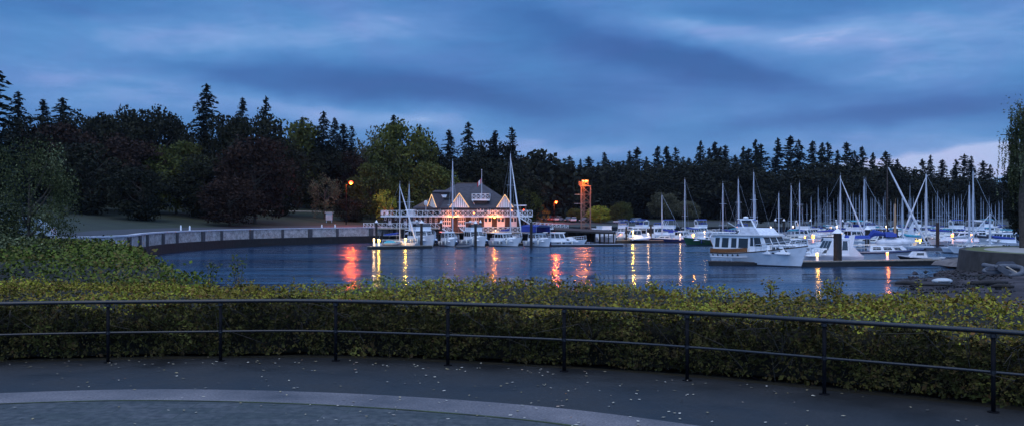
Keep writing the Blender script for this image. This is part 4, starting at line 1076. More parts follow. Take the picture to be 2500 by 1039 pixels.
# ------------------------------------------------------------------ boats
def hull(L, B, fs, fb, mats, parent, name='hull', rake=.9, flare=1.0, fine=2.2, bulwark=.0, stern=.88, dark=.12):
    """mats: topsides, boot stripe, deck, sheer stripe"""
    n = 15; k = MB(); secs = []
    for i in range(n):
        t = i / (n - 1)
        b = B / 2 * (stern + (1 - stern) * min(1, t / .35)) if t < .4 else B / 2 * max(.0, 1 - ((t - .4) / .6) ** fine)
        b = max(b, .03)
        sh = fs + (fb - fs) * (t ** 1.8) - .06 * math.sin(t * PI)
        row = []
        for q, z in ((.0, -.45), (.55, -.15), (.80 - .35 * t * flare, .0), (.84 - .30 * t * flare, dark), (.93 - .14 * t * flare, sh * .55), (1.0, sh - .13), (1.01, sh)):
            zz = z; x = -L / 2 + L * t - rake * (t ** 3) * max(0, (sh - zz)) / max(sh, .1) * .8
            row.append((x, b * q, zz))
        secs.append(row)
    m = len(secs[0]); vs = []; 
    for row in secs: vs += row
    for row in secs: vs += [(x, -y, z) for x, y, z in row]
    o = n * m; fs_ = []; mi = []
    cm = {0: 1, 1: 1, 2: 1, 3: 0, 4: 0, 5: 3}
    for i in range(n - 1):
        for j in range(m - 1):
            a = i * m + j; fs_.append((a, a + m, a + m + 1, a + 1)); mi.append(cm[j])
            a += o; fs_.append((a, a + 1, a + m + 1, a + m)); mi.append(cm[j])
    for j in range(m - 1):
        fs_.append((j, j + 1, o + j + 1, o + j)); mi.append(cm[j]); a = (n - 1) * m + j; fs_.append((a, o + a, o + a + 1, a + 1)); mi.append(cm[j])
    k.add(vs, fs_); k.m = mi
    vd = []; dz = .06 if bulwark == 0 else bulwark
    for i in range(n):
        x, y, z = secs[i][m - 1]; vd += [(x, y * .97, z - dz), (x, -y * .97, z - dz)]
    k.add(vd, [(2 * i, 2 * i + 1, 2 * i + 3, 2 * i + 2) for i in range(n - 1)], 2)
    ob = k.build(name, mats, parent)
    def sheer(x):
        t = min(1, max(0, (x + L / 2) / L)); b = B / 2 * (stern + (1 - stern) * min(1, t / .35)) if t < .4 else B / 2 * max(0, 1 - ((t - .4) / .6) ** fine)
        return b, fs + (fb - fs) * (t ** 1.8) - .06 * math.sin(t * PI)
    return ob, sheer
def house(parent, name, x0, x1, z0, z1, w0, w1, rf, rb, m, side=(), front=0, back=0, v=(.45, .88), fv=None, gm='glass', wname='window'):
    """truncated box cabin; x1 is forward; rf/rb = rake of front/back at the top"""
    c = [(x0, -w0, z0), (x1, -w0, z0), (x1, w0, z0), (x0, w0, z0), (x0 + rb, -w1, z1), (x1 - rf, -w1, z1), (x1 - rf, w1, z1), (x0 + rb, w1, z1)]
    k = MB(); k.hexa(c); o = k.build(name, m, parent)
    fc = fv or v
    for (a, b) in side:
        k = MB(); k.panel((c[0], c[1], c[5], c[4]), a, b, v[0], v[1], .02); k.build(wname, M[gm], o)
        k = MB(); k.panel((c[2], c[3], c[7], c[6]), 1 - b, 1 - a, v[0], v[1], .02); k.build(wname, M[gm], o)
    for i in range(front):
        k = MB(); k.panel((c[1], c[2], c[6], c[5]), (i + .07) / front, (i + .93) / front, fc[0], fc[1], .02); k.build(wname, M[gm], o)
    for i in range(back):
        k = MB(); k.panel((c[3], c[0], c[4], c[7]), (i + .1) / back, (i + .9) / back, fc[0], fc[1], .02); k.build(wname, M[gm], o)
    return o
def pulpit(parent, sheer, L, xs, h=.65, r=.028, name='bow_rail'):
    k = MB()
    for s in (-1, 1):
        pts = []
        for i in range(9):
            x = xs + (L / 2 - .15 - xs) * i / 8; b, z = sheer(x); b = max(b - .08, .05)
            pts.append(Vector((x, s * b, z + h))); k.tube((x, s * b, z - .05), (x, s * b, z + h), r * .8, n=4)
        k.path(pts, r, 5); k.path([p - Vector((0, 0, h * .5)) for p in pts], r * .7, 4)
    k.build(name, M['steel'], parent)
def slab(parent, name, x0, x1, w, z, th, m):
    k = MB(); k.hexa([(x0, -w, z), (x1, -w * .92, z), (x1, w * .92, z), (x0, w, z), (x0 + .05, -w + .05, z + th), (x1 - .08, -w * .92 + .05, z + th), (x1 - .08, w * .92 - .05, z + th), (x0 + .05, w - .05, z + th)]); return k.build(name, m, parent)
def canopy(parent, name, x0, x1, w, z, h, m, posts=True):
    k = MB(); n = 7; vs = []
    for i in range(n):
        t = i / (n - 1); y = -w + 2 * w * t; zz = z + h * (1 - (2 * t - 1) ** 2); vs += [(x0, y, zz), (x1, y, zz), (x0, y, zz - .05), (x1, y, zz - .05)]
    fs = []
    for i in range(n - 1):
        a = 4 * i; b = a + 4; fs += [(a, a + 1, b + 1, b), (a + 2, b + 2, b + 3, a + 3), (a, b, b + 2, a + 2), (a + 1, a + 3, b + 3, b + 1)]
    k.add(vs, fs); o = k.build(name, m, parent)
    if posts:
        k = MB()
        for x in (x0 + .1, x1 - .1):
            for s in (-1, 1): k.tube((x, s * w * .97, z - 1.2), (x, s * w * .97, z), .025, n=4)
            k.tube((x, -w * .97, z - .02), (x, w * .97, z - .02), .025, n=4)
        for s in (-1, 1): k.tube((x0 + .1, s * w * .97, z - .02), (x1 - .1, s * w * .97, z - .02), .025, n=4)
        k.build('canopy_frame', M['steel'], o)
    return o
def cruiser(label, px, d, rz, L=10, B=3.4, hm='gel', sm='boot', fly=True, top=None, screen='darkcanvas', group='motor boats at the club dock', fsb=(.95, 1.55), cat='motor boat', name='motor_cruiser', deck='gel', roofm='gel', stripe=None, tall=1.0, arch=True):
    x = wx(px, d); t = thing(name, label, cat, (x, d, 0), rz, group)
    _, sh = hull(L, B, fsb[0], fsb[1], [M[hm], M[sm], M[deck], M[stripe or hm]], t)
    zs = fsb[0]; w = B * .40
    zc = zs + 1.55 * tall
    house(t, 'foredeck_cabin', L * .02, L * .33, zs - .05, fsb[0] + .72 * tall, B * .33, B * .24, L * .13, 0, M[hm if hm in ('gel', 'gel2') else 'gel'], side=((.12, .45),), v=(.3, .75))
    house(t, 'cabin', -L * .30, L * .10, zs - .05, zc, w, w * .88, L * .085, .1, M['gel'], side=((.06, .36), (.40, .66), (.70, .93)), front=3, back=2, v=(.42, .9))
    slab(t, 'cabin_roof', -L * .42, L * .045, w * .98, zc, .09, M[roofm])
    if fly:
        house(t, 'flybridge', -L * .26, L * .03, zc + .08, zc + .66, w * .82, w * .86, -.12, 0, M['gel'])
        if screen: house(t, 'flybridge_screen', -L * .12, L * .045, zc + .66, zc + 1.15, w * .84, w * .74, .3, 0, M[screen], side=((.1, .9),), front=3, v=(.15, .8), wname='screen_panel')
        if arch:
            k = MB(); k.path([(-L * .24, -w * .85, zc + .1), (-L * .28, -w * .8, zc + 1.5), (-L * .28, w * .8, zc + 1.5), (-L * .24, w * .85, zc + .1)], .07, 6); a = k.build('radar_arch', M['gel'], t)
            k = MB(); k.ball((-L * .28, 0, zc + 1.68), .28, .28, .13); k.build('radar', M['white'], a, True)
        if top: canopy(t, 'bimini', -L * .26, L * .03, w * .85, zc + 1.75, .18, M[top])
    pulpit(t, sh, L, L * .08)
    for q in range(3):
        xx = -L * .1 + q * L * .13; b, z = sh(xx)
        for s in (-1, 1):
            k = MB(); k.panel(((xx - .2, s * b * .985, z * .45), (xx + .2, s * b * .985, z * .45), (xx + .2, s * b, z * .72), (xx - .2, s * b, z * .72)) if s < 0 else ((xx + .2, s * b * .985, z * .45), (xx - .2, s * b * .985, z * .45), (xx - .2, s * b, z * .72), (xx + .2, s * b, z * .72)), .15, .85, .1, .9, .03); k.build('porthole', M['glass'], t)
    for s in (-1, 1):
        for q in (-.28, -.02, .2):
            b, z = sh(L * q); k = MB(); k.path([(L * q, s * (b + .13), z * .25), (L * q, s * (b + .14), z * .35), (L * q, s * (b + .14), z * .8), (L * q, s * (b + .12), z * .92)], [.05, .13, .13, .04], 8); k.build('fender', M['navy'] if s > 0 else M['gel2'], t, True)
    return t, sh
def mast_mesh(h, r=.11, spread=(.42, .68), sw=1.1, n=8, m='alu'):
    k = MB(); k.path([(0, 0, 0), (0, 0, h * .6), (0, 0, h)], [r, r * .92, r * .55], n)
    for f in spread: k.tube((0, -sw * (1.1 - f * .5), h * f), (0, sw * (1.1 - f * .5), h * f), .035, n=4)
    k.tube((0, 0, h), (.05, 0, h + .5), .015, n=4)
    return k
def sailboat(label, px, pyt, d, rz, L=9.5, hm='gel', cover='bluecanvas', jib=False, group='sailing boats in the marina', mastm='alu', r=.11, stripe=None, lean=0.0, dodger=False, spread=(.42, .68)):
    B = L * .31; x = wx(px, d); fs, fb = .95 * L / 9.5, 1.3 * L / 9.5
    t = thing('sailboat', label, 'sailboat', (x, d, 0), rz, group)
    _, sh = hull(L, B, fs, fb, [M[hm], M['boot'], M['gel'], M[stripe or hm]], t, stern=.62, rake=1.3, fine=1.9)
    house(t, 'cabin_trunk', -L * .12, L * .20, fs - .05, fs + .5, B * .30, B * .25, L * .07, .1, M['gel2'], side=((.1, .4), (.5, .85)), v=(.3, .75))
    h = wz(pyt, d) - fs - .3
    k = mast_mesh(h, r, spread=spread); o = k.build('mast', M[mastm], t); o.location = (L * .08, 0, fs + .3)
    if lean: o.rotation_euler = (0, 0, 0)
    k = MB(); k.path([(L * .06, 0, fs + 1.35), (-L * .32, 0, fs + 1.3)], [.06, .05], 6); bo = k.build('boom', M['alu'], t)
    k = MB(); k.path([(L * .05, 0, fs + 1.75), (L * .0, 0, fs + 1.6), (-L * .15, 0, fs + 1.5), (-L * .31, 0, fs + 1.42)], [.10, .2, .17, .09], 8); k.build('sail_cover', M[cover], t)
    if jib:
        b, z = sh(L * .48); k = MB(); a = Vector((L * .08, 0, fs + .3 + h * .96)); c = Vector((L * .47, 0, z + .25))
        k.path([a, a.lerp(c, .3), a.lerp(c, .8), c], [.04, .10, .16, .07], 7); k.build('furled_jib', M['whitecanvas'], t)
    k = MB()
    for s in (-1, 1): k.tube((L * .06, s * B * .42, fs), (L * .08, 0, fs + .3 + h * .97), .014, n=3)
    k.tube((-L * .48, 0, fs), (L * .08, 0, fs + .3 + h), .014, n=3); k.build('standing_rigging', M['steel'], t)
    if dodger: canopy(t, 'spray_hood', -L * .2, -L * .08, B * .32, fs + 1.1, .3, M[cover])
    pulpit(t, sh, L, -L * .4, .6, .022, 'guard_rail')
    return t
# ------------------------------------------------------------------ docks and piles
def dock(label, pts, w, z=.45, hgt=.75, m='dockwood', group='floating docks', name='floating_dock'):
    a = Vector((*pts[0], 0)); b = Vector((*pts[1], 0)); L_ = (b - a).length; rz = math.atan2(b.y - a.y, b.x - a.x); t = thing(name, label, 'dock', (a.x, a.y, 0), rz, group)
    k = MB(); k.box(0, L_, -w / 2, w / 2, z - hgt, z - .08); k.build('float', M['dockside'], t)
    k = MB(); k.box(-.03, L_ + .03, -w / 2 - .04, w / 2 + .04, z - .078, z)
    k.build('deck', M[m], t)
    k = MB(); k.box(0, L_, -w / 2 - .09, -w / 2 - .045, z - .02, z + .07); k.build('edge_timber', M[m], t); return t
def pile(px, pyt, d, label, r=.22, cap=True, zb=-1.5, group='dock piles'):
    x = wx(px, d); zt = wz(pyt, d); t = thing('dock_pile', label, 'pile', (x, d, 0), 0, group)
    k = MB(); k.path([(0, 0, zb), (0, 0, zt - (.55 if cap else 0))], [r, r * .93], 12); k.build('pile_shaft', M['pile'], t, False)
    if cap:
        k = MB(); k.path([(0, 0, zt - .56), (0, 0, zt - .5), (0, 0, zt)], [r * 1.35, r * 1.3, .03], 12); k.build('pile_cap', M['white'], t)
dock('dark floating dock in front of the club boats, left length', [(wx(902, 158), 158), (wx(1050, 163), 163)], 2.0)
dock('floating dock under the bows of the club boats, right length', [(wx(1040, 176), 176), (wx(1352, 178), 178)], 2.0)
dock('low pale floating dock below the open boat shed', [(wx(1345, 172), 172), (wx(1518, 174), 174)], 1.6, .35, .6, 'cap')
dock('floating dock along the lit boats right of the boat shed', [(wx(1495, 196), 196), (wx(1760, 201), 201)], 2.2)
dock('near dark floating dock with the tall piling, right of the yacht', [(wx(1944, 104.5), 104.5), (wx(2340, 109), 109)], 2.4, .55, .95)
dock('floating dock behind the moored row at the right', [(wx(1990, 176), 176), (wx(2440, 182), 182)], 2.2)
dock('floating dock deep in the forest of masts', [(wx(1880, 262), 262), (wx(2460, 270), 270)], 2.2)
for px, pyt, d, r, lb in ((1029, 536, 164, .24, 'dock pile with white cone cap beside the largest club cruiser'), (919, 536, 190, .24, 'dock pile with white cap at the left end of the club deck'),
      (1077, 536, 182, .22, 'capped pile between the two left club cruisers, in front of the stair'), (1161, 537, 164, .24, 'capped pile in front of the cruiser below the roof balcony'), (1173, 536, 186, .2, 'white-capped pile just behind the pile below the roof balcony'), (1297, 542, 163, .25, 'black pile in front of the boat with the blue canopy'),
      (1529, 553, 196, .17, 'thin brown pile in front of the yellow-lit boat'), (1589, 548, 197, .19, 'dark pile at the right corner of the square white cabin boat'), (1893, 533, 236, .26, 'second white-capped pile behind the yacht flybridge'), (1914, 533, 234, .26, 'capped pile right of the other one behind the yacht flybridge'), (1979, 534, 232, .26, 'brown pile with white cone cap above the cabin cruiser'),
      (2057, 535, 240, .24, 'thin capped pile just behind the tall near piling'), (2045, 556, 105.2, .46, 'tallest thick black piling with white cone cap on the near dock'), (2118, 551, 150, .40, 'black capped piling behind the blue-trimmed ketch'), (2186, 548, 152, .40, 'black piling beside the tan mast of the ketch'), (2289, 543, 176, .3, 'black piling below the leaning pair of masts'), (1340, 553, 174, .2, 'black pile at the left end of the open boat shed')):
    pile(px, pyt, d, lb, r, cap=(px not in (1297, 1529, 1589, 2289, 1340)))

# open boat shed
bs = thing('boat_shed', 'open dark boat shed with flat roof on posts right of the clubhouse', 'boat shed', (wx(1430, 186), 186, 0)); o_ = Vector(bs.location)
xs0, xs1 = wx(1357, 182) - o_.x, wx(1500, 184) - o_.x
k = MB(); k.hexa([(xs0, -5, 2.45), (xs1, -4.5, 1.9), (xs1, 6, 2.1), (xs0, 6, 2.7), (xs0, -5, 2.75), (xs1, -4.5, 2.2), (xs1, 6, 2.5), (xs0, 6, 3.05)]); k.build('flat_roof', M['pile'], bs)
for i in range(7):
    x_ = xs0 + .4 + (xs1 - xs0 - .8) * i / 6
    for y_ in (-4.2, 5.2):
        k = MB(); k.tube((x_, y_, -.8), (x_, y_, 2.5 - .5 * i / 6), .17 if i % 2 else .12, n=7); k.build('shed_post', M['pile'], bs)
k = MB(); k.box(xs0 + 1, xs1 - 3, 5.5, 5.7, .3, 2.3); k.build('back_wall', M['pile'], bs)
# lattice tower
TD = 226.0; tw = thing('light_tower', 'orange-lit steel lattice tower with floodlight platform behind the boat shed', 'tower', (wx(1430, TD), TD, 0)); s_ = TD / F
hw = 1.05; zt_ = wz(455, TD)
legs = [(-hw, -hw), (hw, -hw), (hw, hw), (-hw, hw)]
for a, b in legs:
    k = MB(); k.tube((a, b, -1), (a, b, zt_), .065, n=6); k.build('leg', M['rust'], tw)
k = MB(); nb = 6; z0_ = 1.0
for i in range(nb):
    za, zb2 = z0_ + (zt_ - z0_) * i / nb, z0_ + (zt_ - z0_) * (i + 1) / nb
    for j in range(4):
        p, q = legs[j], legs[(j + 1) % 4]; k.tube((*p, zb2), (*q, zb2), .04, n=4); k.tube((*p, zb2), (*q, za), .035, n=4)
k.build('lattice_bracing', M['rust'], tw)
k = MB()
for i in range(26): k.tube((-hw - .12, -hw - .1, 1 + i * .38), (-hw + .75, -hw - .1, 1 + i * .38), .018, n=4)
for x_ in (-hw - .12, -hw + .35, -hw + .75): k.tube((x_, -hw - .1, .5), (x_, -hw - .1, zt_ + .8), .045, n=4)
k.build('ladder', M['rust'], tw)
k = MB(); k.box(-hw - .3, hw + .1, -hw - .3, hw + .2, zt_, zt_ + .12); pl_ = k.build('platform', M['rust'], tw)
k = MB()
for z in (.35, .7, 1.05):
    for p, q in (((-hw - .8, -hw - .3), (hw - .5, -hw - .3)), ((-hw - .3, -hw - .3), (-hw - .3, hw))): k.tube((*p, zt_ + z), (*q, zt_ + z), .05, n=4)
for x_ in (-hw - .5, -hw + .2, hw - .6): k.tube((x_, -hw - .3, zt_), (x_, -hw - .3, zt_ + 1.3), .05, n=4)
k.build('platform_railing', M['rust'], pl_)
for i, x_ in enumerate((-.7, 0.1)):
    k = MB(); k.box(x_ - .3, x_ + .3, -hw - .1, -hw + .25, zt_ + 1.0, zt_ + 1.4); f_ = k.build('floodlight', M['rust'], tw)
    k = MB(); k.box(x_ - .26, x_ + .26, -hw - .16, -hw - .11, zt_ + 1.03, zt_ + 1.37); k.build('lens', M['ledwarm'], f_)
k = MB()
for z, w_ in ((wz(475, TD), 2.9), (wz(497, TD), 2.9)): k.tube((-hw - w_ * .55, -hw, z), (-hw + .3, -hw, z), .035, n=4)
k.build('antenna_arm', M['alu'], tw)
plight((-.2, -hw - 1.3, zt_ + 1.0), 1000, OR, .25, tw); plight((-1.8, -3.2, zt_ - 1.2), 260, OR, .2, tw)

# ------------------------------------------------------------------ club row boats
A60 = R(-62)
cruiser('largest club cruiser with flybridge screen, bow beside the left dock pile', 1032, 172, R(-64), 11.0, 4.2, fsb=(1.2, 2.2), group='motor boats at the club dock')
cruiser('small white cabin boat without flybridge, between the largest club cruiser and the next pile', 1097, 172, R(-68), 6.2, 2.5, fly=False, fsb=(.9, 1.5))
cruiser('white flybridge cruiser moored right under the clubhouse flagpole', 1162, 172, R(-64), 8.6, 3.2, screen='darkcanvas', fsb=(1.1, 1.95))
cruiser('low white express cruiser left of the boat with the blue canopy', 1237, 172, R(-52), 7.6, 2.7, fly=False, fsb=(1.0, 1.6), tall=.8)
t, sh = cruiser('round white boat under a tall blue canopy beside the black pile', 1318, 170, R(-58), 7.0, 3.0, fly=False, fsb=(1.0, 1.6), tall=.8)
canopy(t, 'blue_canopy', -3.8, 1.2, 1.5, 3.5, .25, M['bluecanvas'])
k = MB(); k.box(-3.7, .9, -1.48, -1.44, 2.5, 3.52); k.box(-3.7, .9, 1.44, 1.48, 2.5, 3.52); k.build('canopy_side', M['bluecanvas'], t)
cruiser('pale cabin boat lying half under the open boat shed', 1375, 176, R(-8), 8.5, 2.9, fly=False, fsb=(.75, 1.15), tall=1.0)
cruiser('white pilothouse boat with tall square cabin behind the boat shed', 1480, 197, R(-65), 8, 3.2, fly=True, screen=None, arch=False, fsb=(1.1, 1.7), group='boats right of the boat shed')
# dinghies and skiffs
def dinghy(label, px, d, rz, L=3.0, m='paleRub', cover=None, z=.05, group='small dinghies', motor=False, zoff=0.0, tilt=0.0):
    x = wx(px, d); t = thing('dinghy', label, 'dinghy', (x, d, z), rz, group); t.rotation_euler = (tilt, 0, rz); w = L * .24; r = L * .075
    pts = [(-L / 2, w, r), (-L * .1, w * 1.02, r), (L * .25, w * .8, r * 1.2), (L * .44, w * .35, r * 1.7), (L * .5, 0, r * 1.9), (L * .44, -w * .35, r * 1.7), (L * .25, -w * .8, r * 1.2), (-L * .1, -w * 1.02, r), (-L / 2, -w, r)]
    k = MB(); k.path(pts, [r * .6, r, r, r, r, r, r, r, r * .6], 9); k.build('tube', M[m], t, True)
    k = MB(); k.box(-L * .42, L * .3, -w * .9, w * .9, .02, .08); k.build('floorboard', M['rubber'], t)
    k = MB(); k.box(-L * .43, -L * .40, -w * .9, w * .9, .04, r * 2.2); k.build('transom', M['rubber'], t)
    k = MB(); k.box(-L * .05, L * .03, -w * .9, w * .9, r * 1.4, r * 1.6); k.build('seat', M['dockwood'], t)
    if motor:
        k = MB(); k.box(-L * .52, -L * .42, -.12, .12, r * 2, r * 2 + .38); k.tube((-L * .47, 0, r * 2), (-L * .47, 0, -.25), .05); k.build('outboard_motor', M['blackhull'], t)
    if cover:
        k = MB(); k.hexa([(-L * .45, -w, r * 1.6), (L * .2, -w, r * 1.6), (L * .2, w, r * 1.6), (-L * .45, w, r * 1.6), (-L * .3, -w * .2, r * 3.6), (L * .1, -w * .2, r * 3.4), (L * .1, w * .2, r * 3.4), (-L * .3, w * .2, r * 3.6)]); k.build('cover', M[cover], t)
    return t
dinghy('small dark dinghy tied between the club boats at the dock', 1133, 163, R(10), 2.8, 'rubber', 'darkcanvas')
dinghy('dinghy with bright blue cover at the left end of the club dock', 957, 160.5, R(-10), 3.0, 'paleRub', 'tealcanvas', z=.5)
dinghy('white upturned-looking skiff on the dock below the square cabin boat', 1562, 195, R(0), 4.0, 'gel', 'whitecanvas', z=.45)
sailboat('small sailboat with furled jib at the left end of the club dock', 968, 449, 163, R(-20), 7.5, cover='bluecanvas', jib=True, group='sailing boats at the club', r=.10)
sailboat('sailboat with short bare green-grey mast left of the largest club cruiser', 997, 450, 176, R(-70), 7.0, cover='whitecanvas', group='sailing boats at the club', r=.10)
sailboat('sailboat whose tall mast with one crosstree stands before the central gable', 1104, 394, 187, R(-80), 9.5, cover='darkcanvas', group='sailing boats at the club', r=.14, spread=(.42,))
sailboat('sailboat with the tallest mast at the club, in front of the right-hand gable', 1241, 376, 185, R(-60), 10.5, cover='bluecanvas', group='sailing boats at the club', r=.14, jib=True, spread=(.62,))

# ------------------------------------------------------------------ boats between the shed and the yacht
G2 = 'boats right of the boat shed'
cruiser('yellow-lit cream boat beside the thin brown pile', 1535, 200, R(-160), 8.0, 3.0, hm='gel2', fly=False, fsb=(.9, 1.3), group=G2, roofm='gel2')
t = thing('houseboat', 'boat with square white cabin and big dark windows right of the yellow-lit boat', 'boat', (wx(1570, 202), 202, 0), R(2), G2)
hull(7.5, 3.2, .7, .8, [M['gel2'], M['boot'], M['gel'], M['gel']], t, stern=.95, fine=3.5)
house(t, 'cabin', -2.4, 2.2, .65, 3.0, 1.35, 1.35, 0, 0, M['gel'], side=((.04, .22), (.28, .60), (.64, .95)), front=2, v=(.45, .88)); slab(t, 'cabin_roof', -3.0, 2.6, 1.6, 3.0, .12, M['gel'])
sailboat('sailboat with navy blue hull and blue and white canvas over its deck', 1624, 476, 198, R(172), 8.2, 'navy', 'navyc' if False else 'bluecanvas', group=G2, dodger=True, stripe='gel')
sailboat('sailboat with tall mast and low crosstree left of the dark green launch', 1679, 438, 214, R(-150), 10, 'gel', 'bluecanvas', group=G2, r=.13, spread=(.33,))
cruiser('dark green hulled launch with white cabin left of the big yacht', 1738, 178, R(178), 10.5, 3.2, hm='green', fly=False, fsb=(.95, 1.6), tall=.9, group=G2, stripe='gel')
cruiser('white flybridge boat with radar mast behind the green launch', 1805, 172, R(175), 10.5, 3.6, fly=True, screen='bluecanvas', top='bluecanvas', group=G2, fsb=(1.1, 1.6), tall=1.1)
cruiser('low white motor boat behind the bow of the yacht', 1935, 150, R(160), 8.0, 2.9, fly=False, fsb=(.7, 1.0), tall=.7, group=G2)
cruiser('boat with blue awning behind the navy sailboat', 1645, 226, R(-20), 8.5, 3.2, fly=True, screen=None, top='bluecanvas', group=G2)
cruiser('white cruiser with blue flybridge cover right of the square cabin boat', 1602, 228, R(160), 9.5, 3.4, fly=True, screen='bluecanvas', top=None, group=G2)
cruiser('small pale cruiser under grey canvas left of the low crosstree mast', 1672, 203, R(-40), 6.5, 2.6, fly=False, fsb=(.8, 1.1), tall=.8, group=G2, roofm='whitecanvas')
for i, (px, pyt, d, sp, lb) in enumerate(((1771, 448, 190, (.22, .62), 'sailboat with two crosstrees, first tall mast above the yacht'), (1799, 476, 214, (), 'sailboat with thin short mast between two taller ones above the yacht'),
      (1809, 437, 186, (.60,), 'sailboat with stout mast behind the yacht wheelhouse'), (1838, 475, 210, (), 'sailboat with short mast just left of the tallest mast over the yacht'), (1847, 420, 182, (.32, .58), 'sailboat with the tallest mast, above the yacht flybridge'),
      (1896, 472, 216, (.4,), 'sailboat with lone mast between the two capped piles'), (1938, 453, 200, (.3,), 'left boat of the close pair of masts right of the yacht'), (1946, 447, 196, (.3, .6), 'right boat of the close pair of masts right of the yacht'))):
    sailboat(lb, px, pyt, d, R(-65 if i % 2 else 120), 9.0, ['gel', 'navy', 'gel', 'gel2'][i % 4], ['bluecanvas', 'tealcanvas', 'darkcanvas'][i % 3], group='sailing boats behind the yacht', r=.12, spread=sp)

# ------------------------------------------------------------------ the big yacht
L = 12.6; B = 4.2; yd = 107.2; yt = thing('motor_yacht', 'large white classic motor yacht with varnished teak band and raised flybridge', 'yacht', (wx(1862, yd), yd, 0), R(-58))
_, sh = hull(L, B, 1.25, 2.3, [M['gel'], M['boot'], M['gel'], M['darkmast']], yt, rake=1.2, fine=2.0, stern=.86)
# teak band and rub strake on the aft topsides
for s in (-1, 1):
    k = MB(); a = []; 
    for i in range(9):
        x = -L / 2 + .05 + L * .47 * i / 8; b, z = sh(x); a.append((x, s * (b + .02), z + .02))
    n = len(a); k.add(a + [(x, y, z + .42) for x, y, z in a] + [(x, y - s * .08, z + .42) for x, y, z in a] + [(x, y - s * .08, z) for x, y, z in a], [(i, i + 1, n + i + 1, n + i) for i in range(n - 1)] + [(n + i, n + i + 1, 2 * n + i + 1, 2 * n + i) for i in range(n - 1)] + [(2 * n + i, 2 * n + i + 1, 3 * n + i + 1, 3 * n + i) for i in range(n - 1)])
    k.build('teak_bulwark', M['teak'], yt)
    k = MB(); k.path([(x, y + s * .01, z * .62 + .0) for x, y, z in [(q[0], q[1] * .985, q[2]) for q in a]] , .045, 5); k.build('rub_strake', M['gel'], yt)
    for i in range(6):
        x = -L * .46 + i * L * .065; b, z = sh(x); k = MB(); k.tube((x, s * (b * .97 - .03), z * .80), (x, s * (b * .985 + .035), z * .80), .11, n=10); k.build('porthole', M['glass'], yt)
    for x in (L * .22, L * .33):
        b, z = sh(x); k = MB(); k.ball((x, s * (b * .93 + .0), z * .80), .2, .09, .07); k.build('hawse_port', M['blackhull'], yt)
k = MB(); b, z = sh(-L / 2); k.box(-L / 2 + .03, -L / 2 + .1, -b, b, z, z + .44); k.build('stern_rail_panel', M['teak'], yt)
ah = house(yt, 'aft_deckhouse', -L * .47, -L * .02, 1.2, 3.15, 1.75, 1.55, .1, .05, M['gel'], side=((.05, .17), (.24, .42), (.50, .64), (.70, .95)), back=3, v=(.34, .88))
wh = house(yt, 'wheelhouse', -L * .06, L * .20, 1.3, 3.2, 1.72, 1.45, 1.15, 0, M['gel'], side=((.08, .34), (.40, .78)), front=3, v=(.42, .90), fv=(.50, .92))
slab(yt, 'roof_deck', -L * .49, L * .135, 1.78, 3.19, .12, M['gelgrey'])
house(yt, 'flybridge', -L * .17, L * .08, 3.30, 4.02, 1.5, 1.38, .75, .35, M['whitecanvas'])
fh = house(yt, 'forward_trunk', L * .12, L * .36, 1.35, 2.22, 1.35, .95, .9, 0, M['gel'], side=((.08, .28), (.34, .54), (.60, .78)), front=2, v=(.3, .8))
slab(yt, 'trunk_top', L * .08, L * .31, 1.1, 2.22, .07, M['white'])
pulpit(yt, sh, L, L * .06, .72, .03)
k = MB(); k.path([(-L * .12, -.9, 3.3), (-L * .20, -.85, 4.9), (-L * .20, .85, 4.9), (-L * .12, .9, 3.3)], .09, 6); k.path([(-L * .20, -1.3, 4.95), (-L * .20, 1.3, 4.95)], .05, 5); ms = k.build('signal_mast', M['gel'], yt)
k = MB(); k.ball((-L * .20, 0, 5.12), .32, .32, .15); k.build('radar', M['white'], ms, True)
k = MB(); k.tube((-L * .18, 0, 3.3), (-L * .42, 0, 4.6), .05); k.build('cargo_boom', M['gelgrey'], yt)
k = MB()
for i in range(8):
    x = -L * .48 + i * L * .04
    for s in (-1, 1): k.tube((x, s * 1.7, 3.3), (x, s * 1.7, 3.85), .02, n=4)
for s in (-1, 1): k.tube((-L * .48, s * 1.7, 3.85), (-L * .2, s * 1.7, 3.85), .025, n=4)
k.build('roof_railing', M['steel'], yt)
k = MB(); k.path([(L * .46, 0, 2.0), (L * .52, 0, 2.05), (L * .535, 0, 1.6)], .07, 6); k.build('anchor', M['steel'], yt)
k = MB(); k.tube((-L * .49, -1.2, 1.5), (-L * .56, -1.2, 2.9), .03); k.build('stern_flagstaff', M['teak'], yt)
# black raft alongside
rf_ = thing('raft', 'long low black work raft floating alongside the yacht stern', 'raft', (wx(1790, 107), 107, 0), R(-4), None)
k = MB(); k.hexa([(-2.5, -.8, -.2), (2.2, -.7, -.2), (2.2, .7, -.2), (-2.5, .8, -.2), (-2.6, -.85, .42), (2.5, -.8, .3), (2.5, .8, .3), (-2.6, .85, .42)]); k.build('raft_float', M['dockside'], rf_)
k = MB()
for i in range(9): k.box(-2.4 + i * .52, -2.0 + i * .52, -.8, .8, .425 - .013 * i, .49 - .013 * i)
k.build('raft_planks', M['darkmast'], rf_)
k = MB()
for i in range(5): k.tube((-2.3 + i * .5, -.75, .45), (-2.3 + i * .5, -.75, .8), .025, n=4)
k.tube((-2.3, -.75, .8), (-.3, -.75, .72), .025, n=4); k.build('raft_rail', M['steel'], rf_)

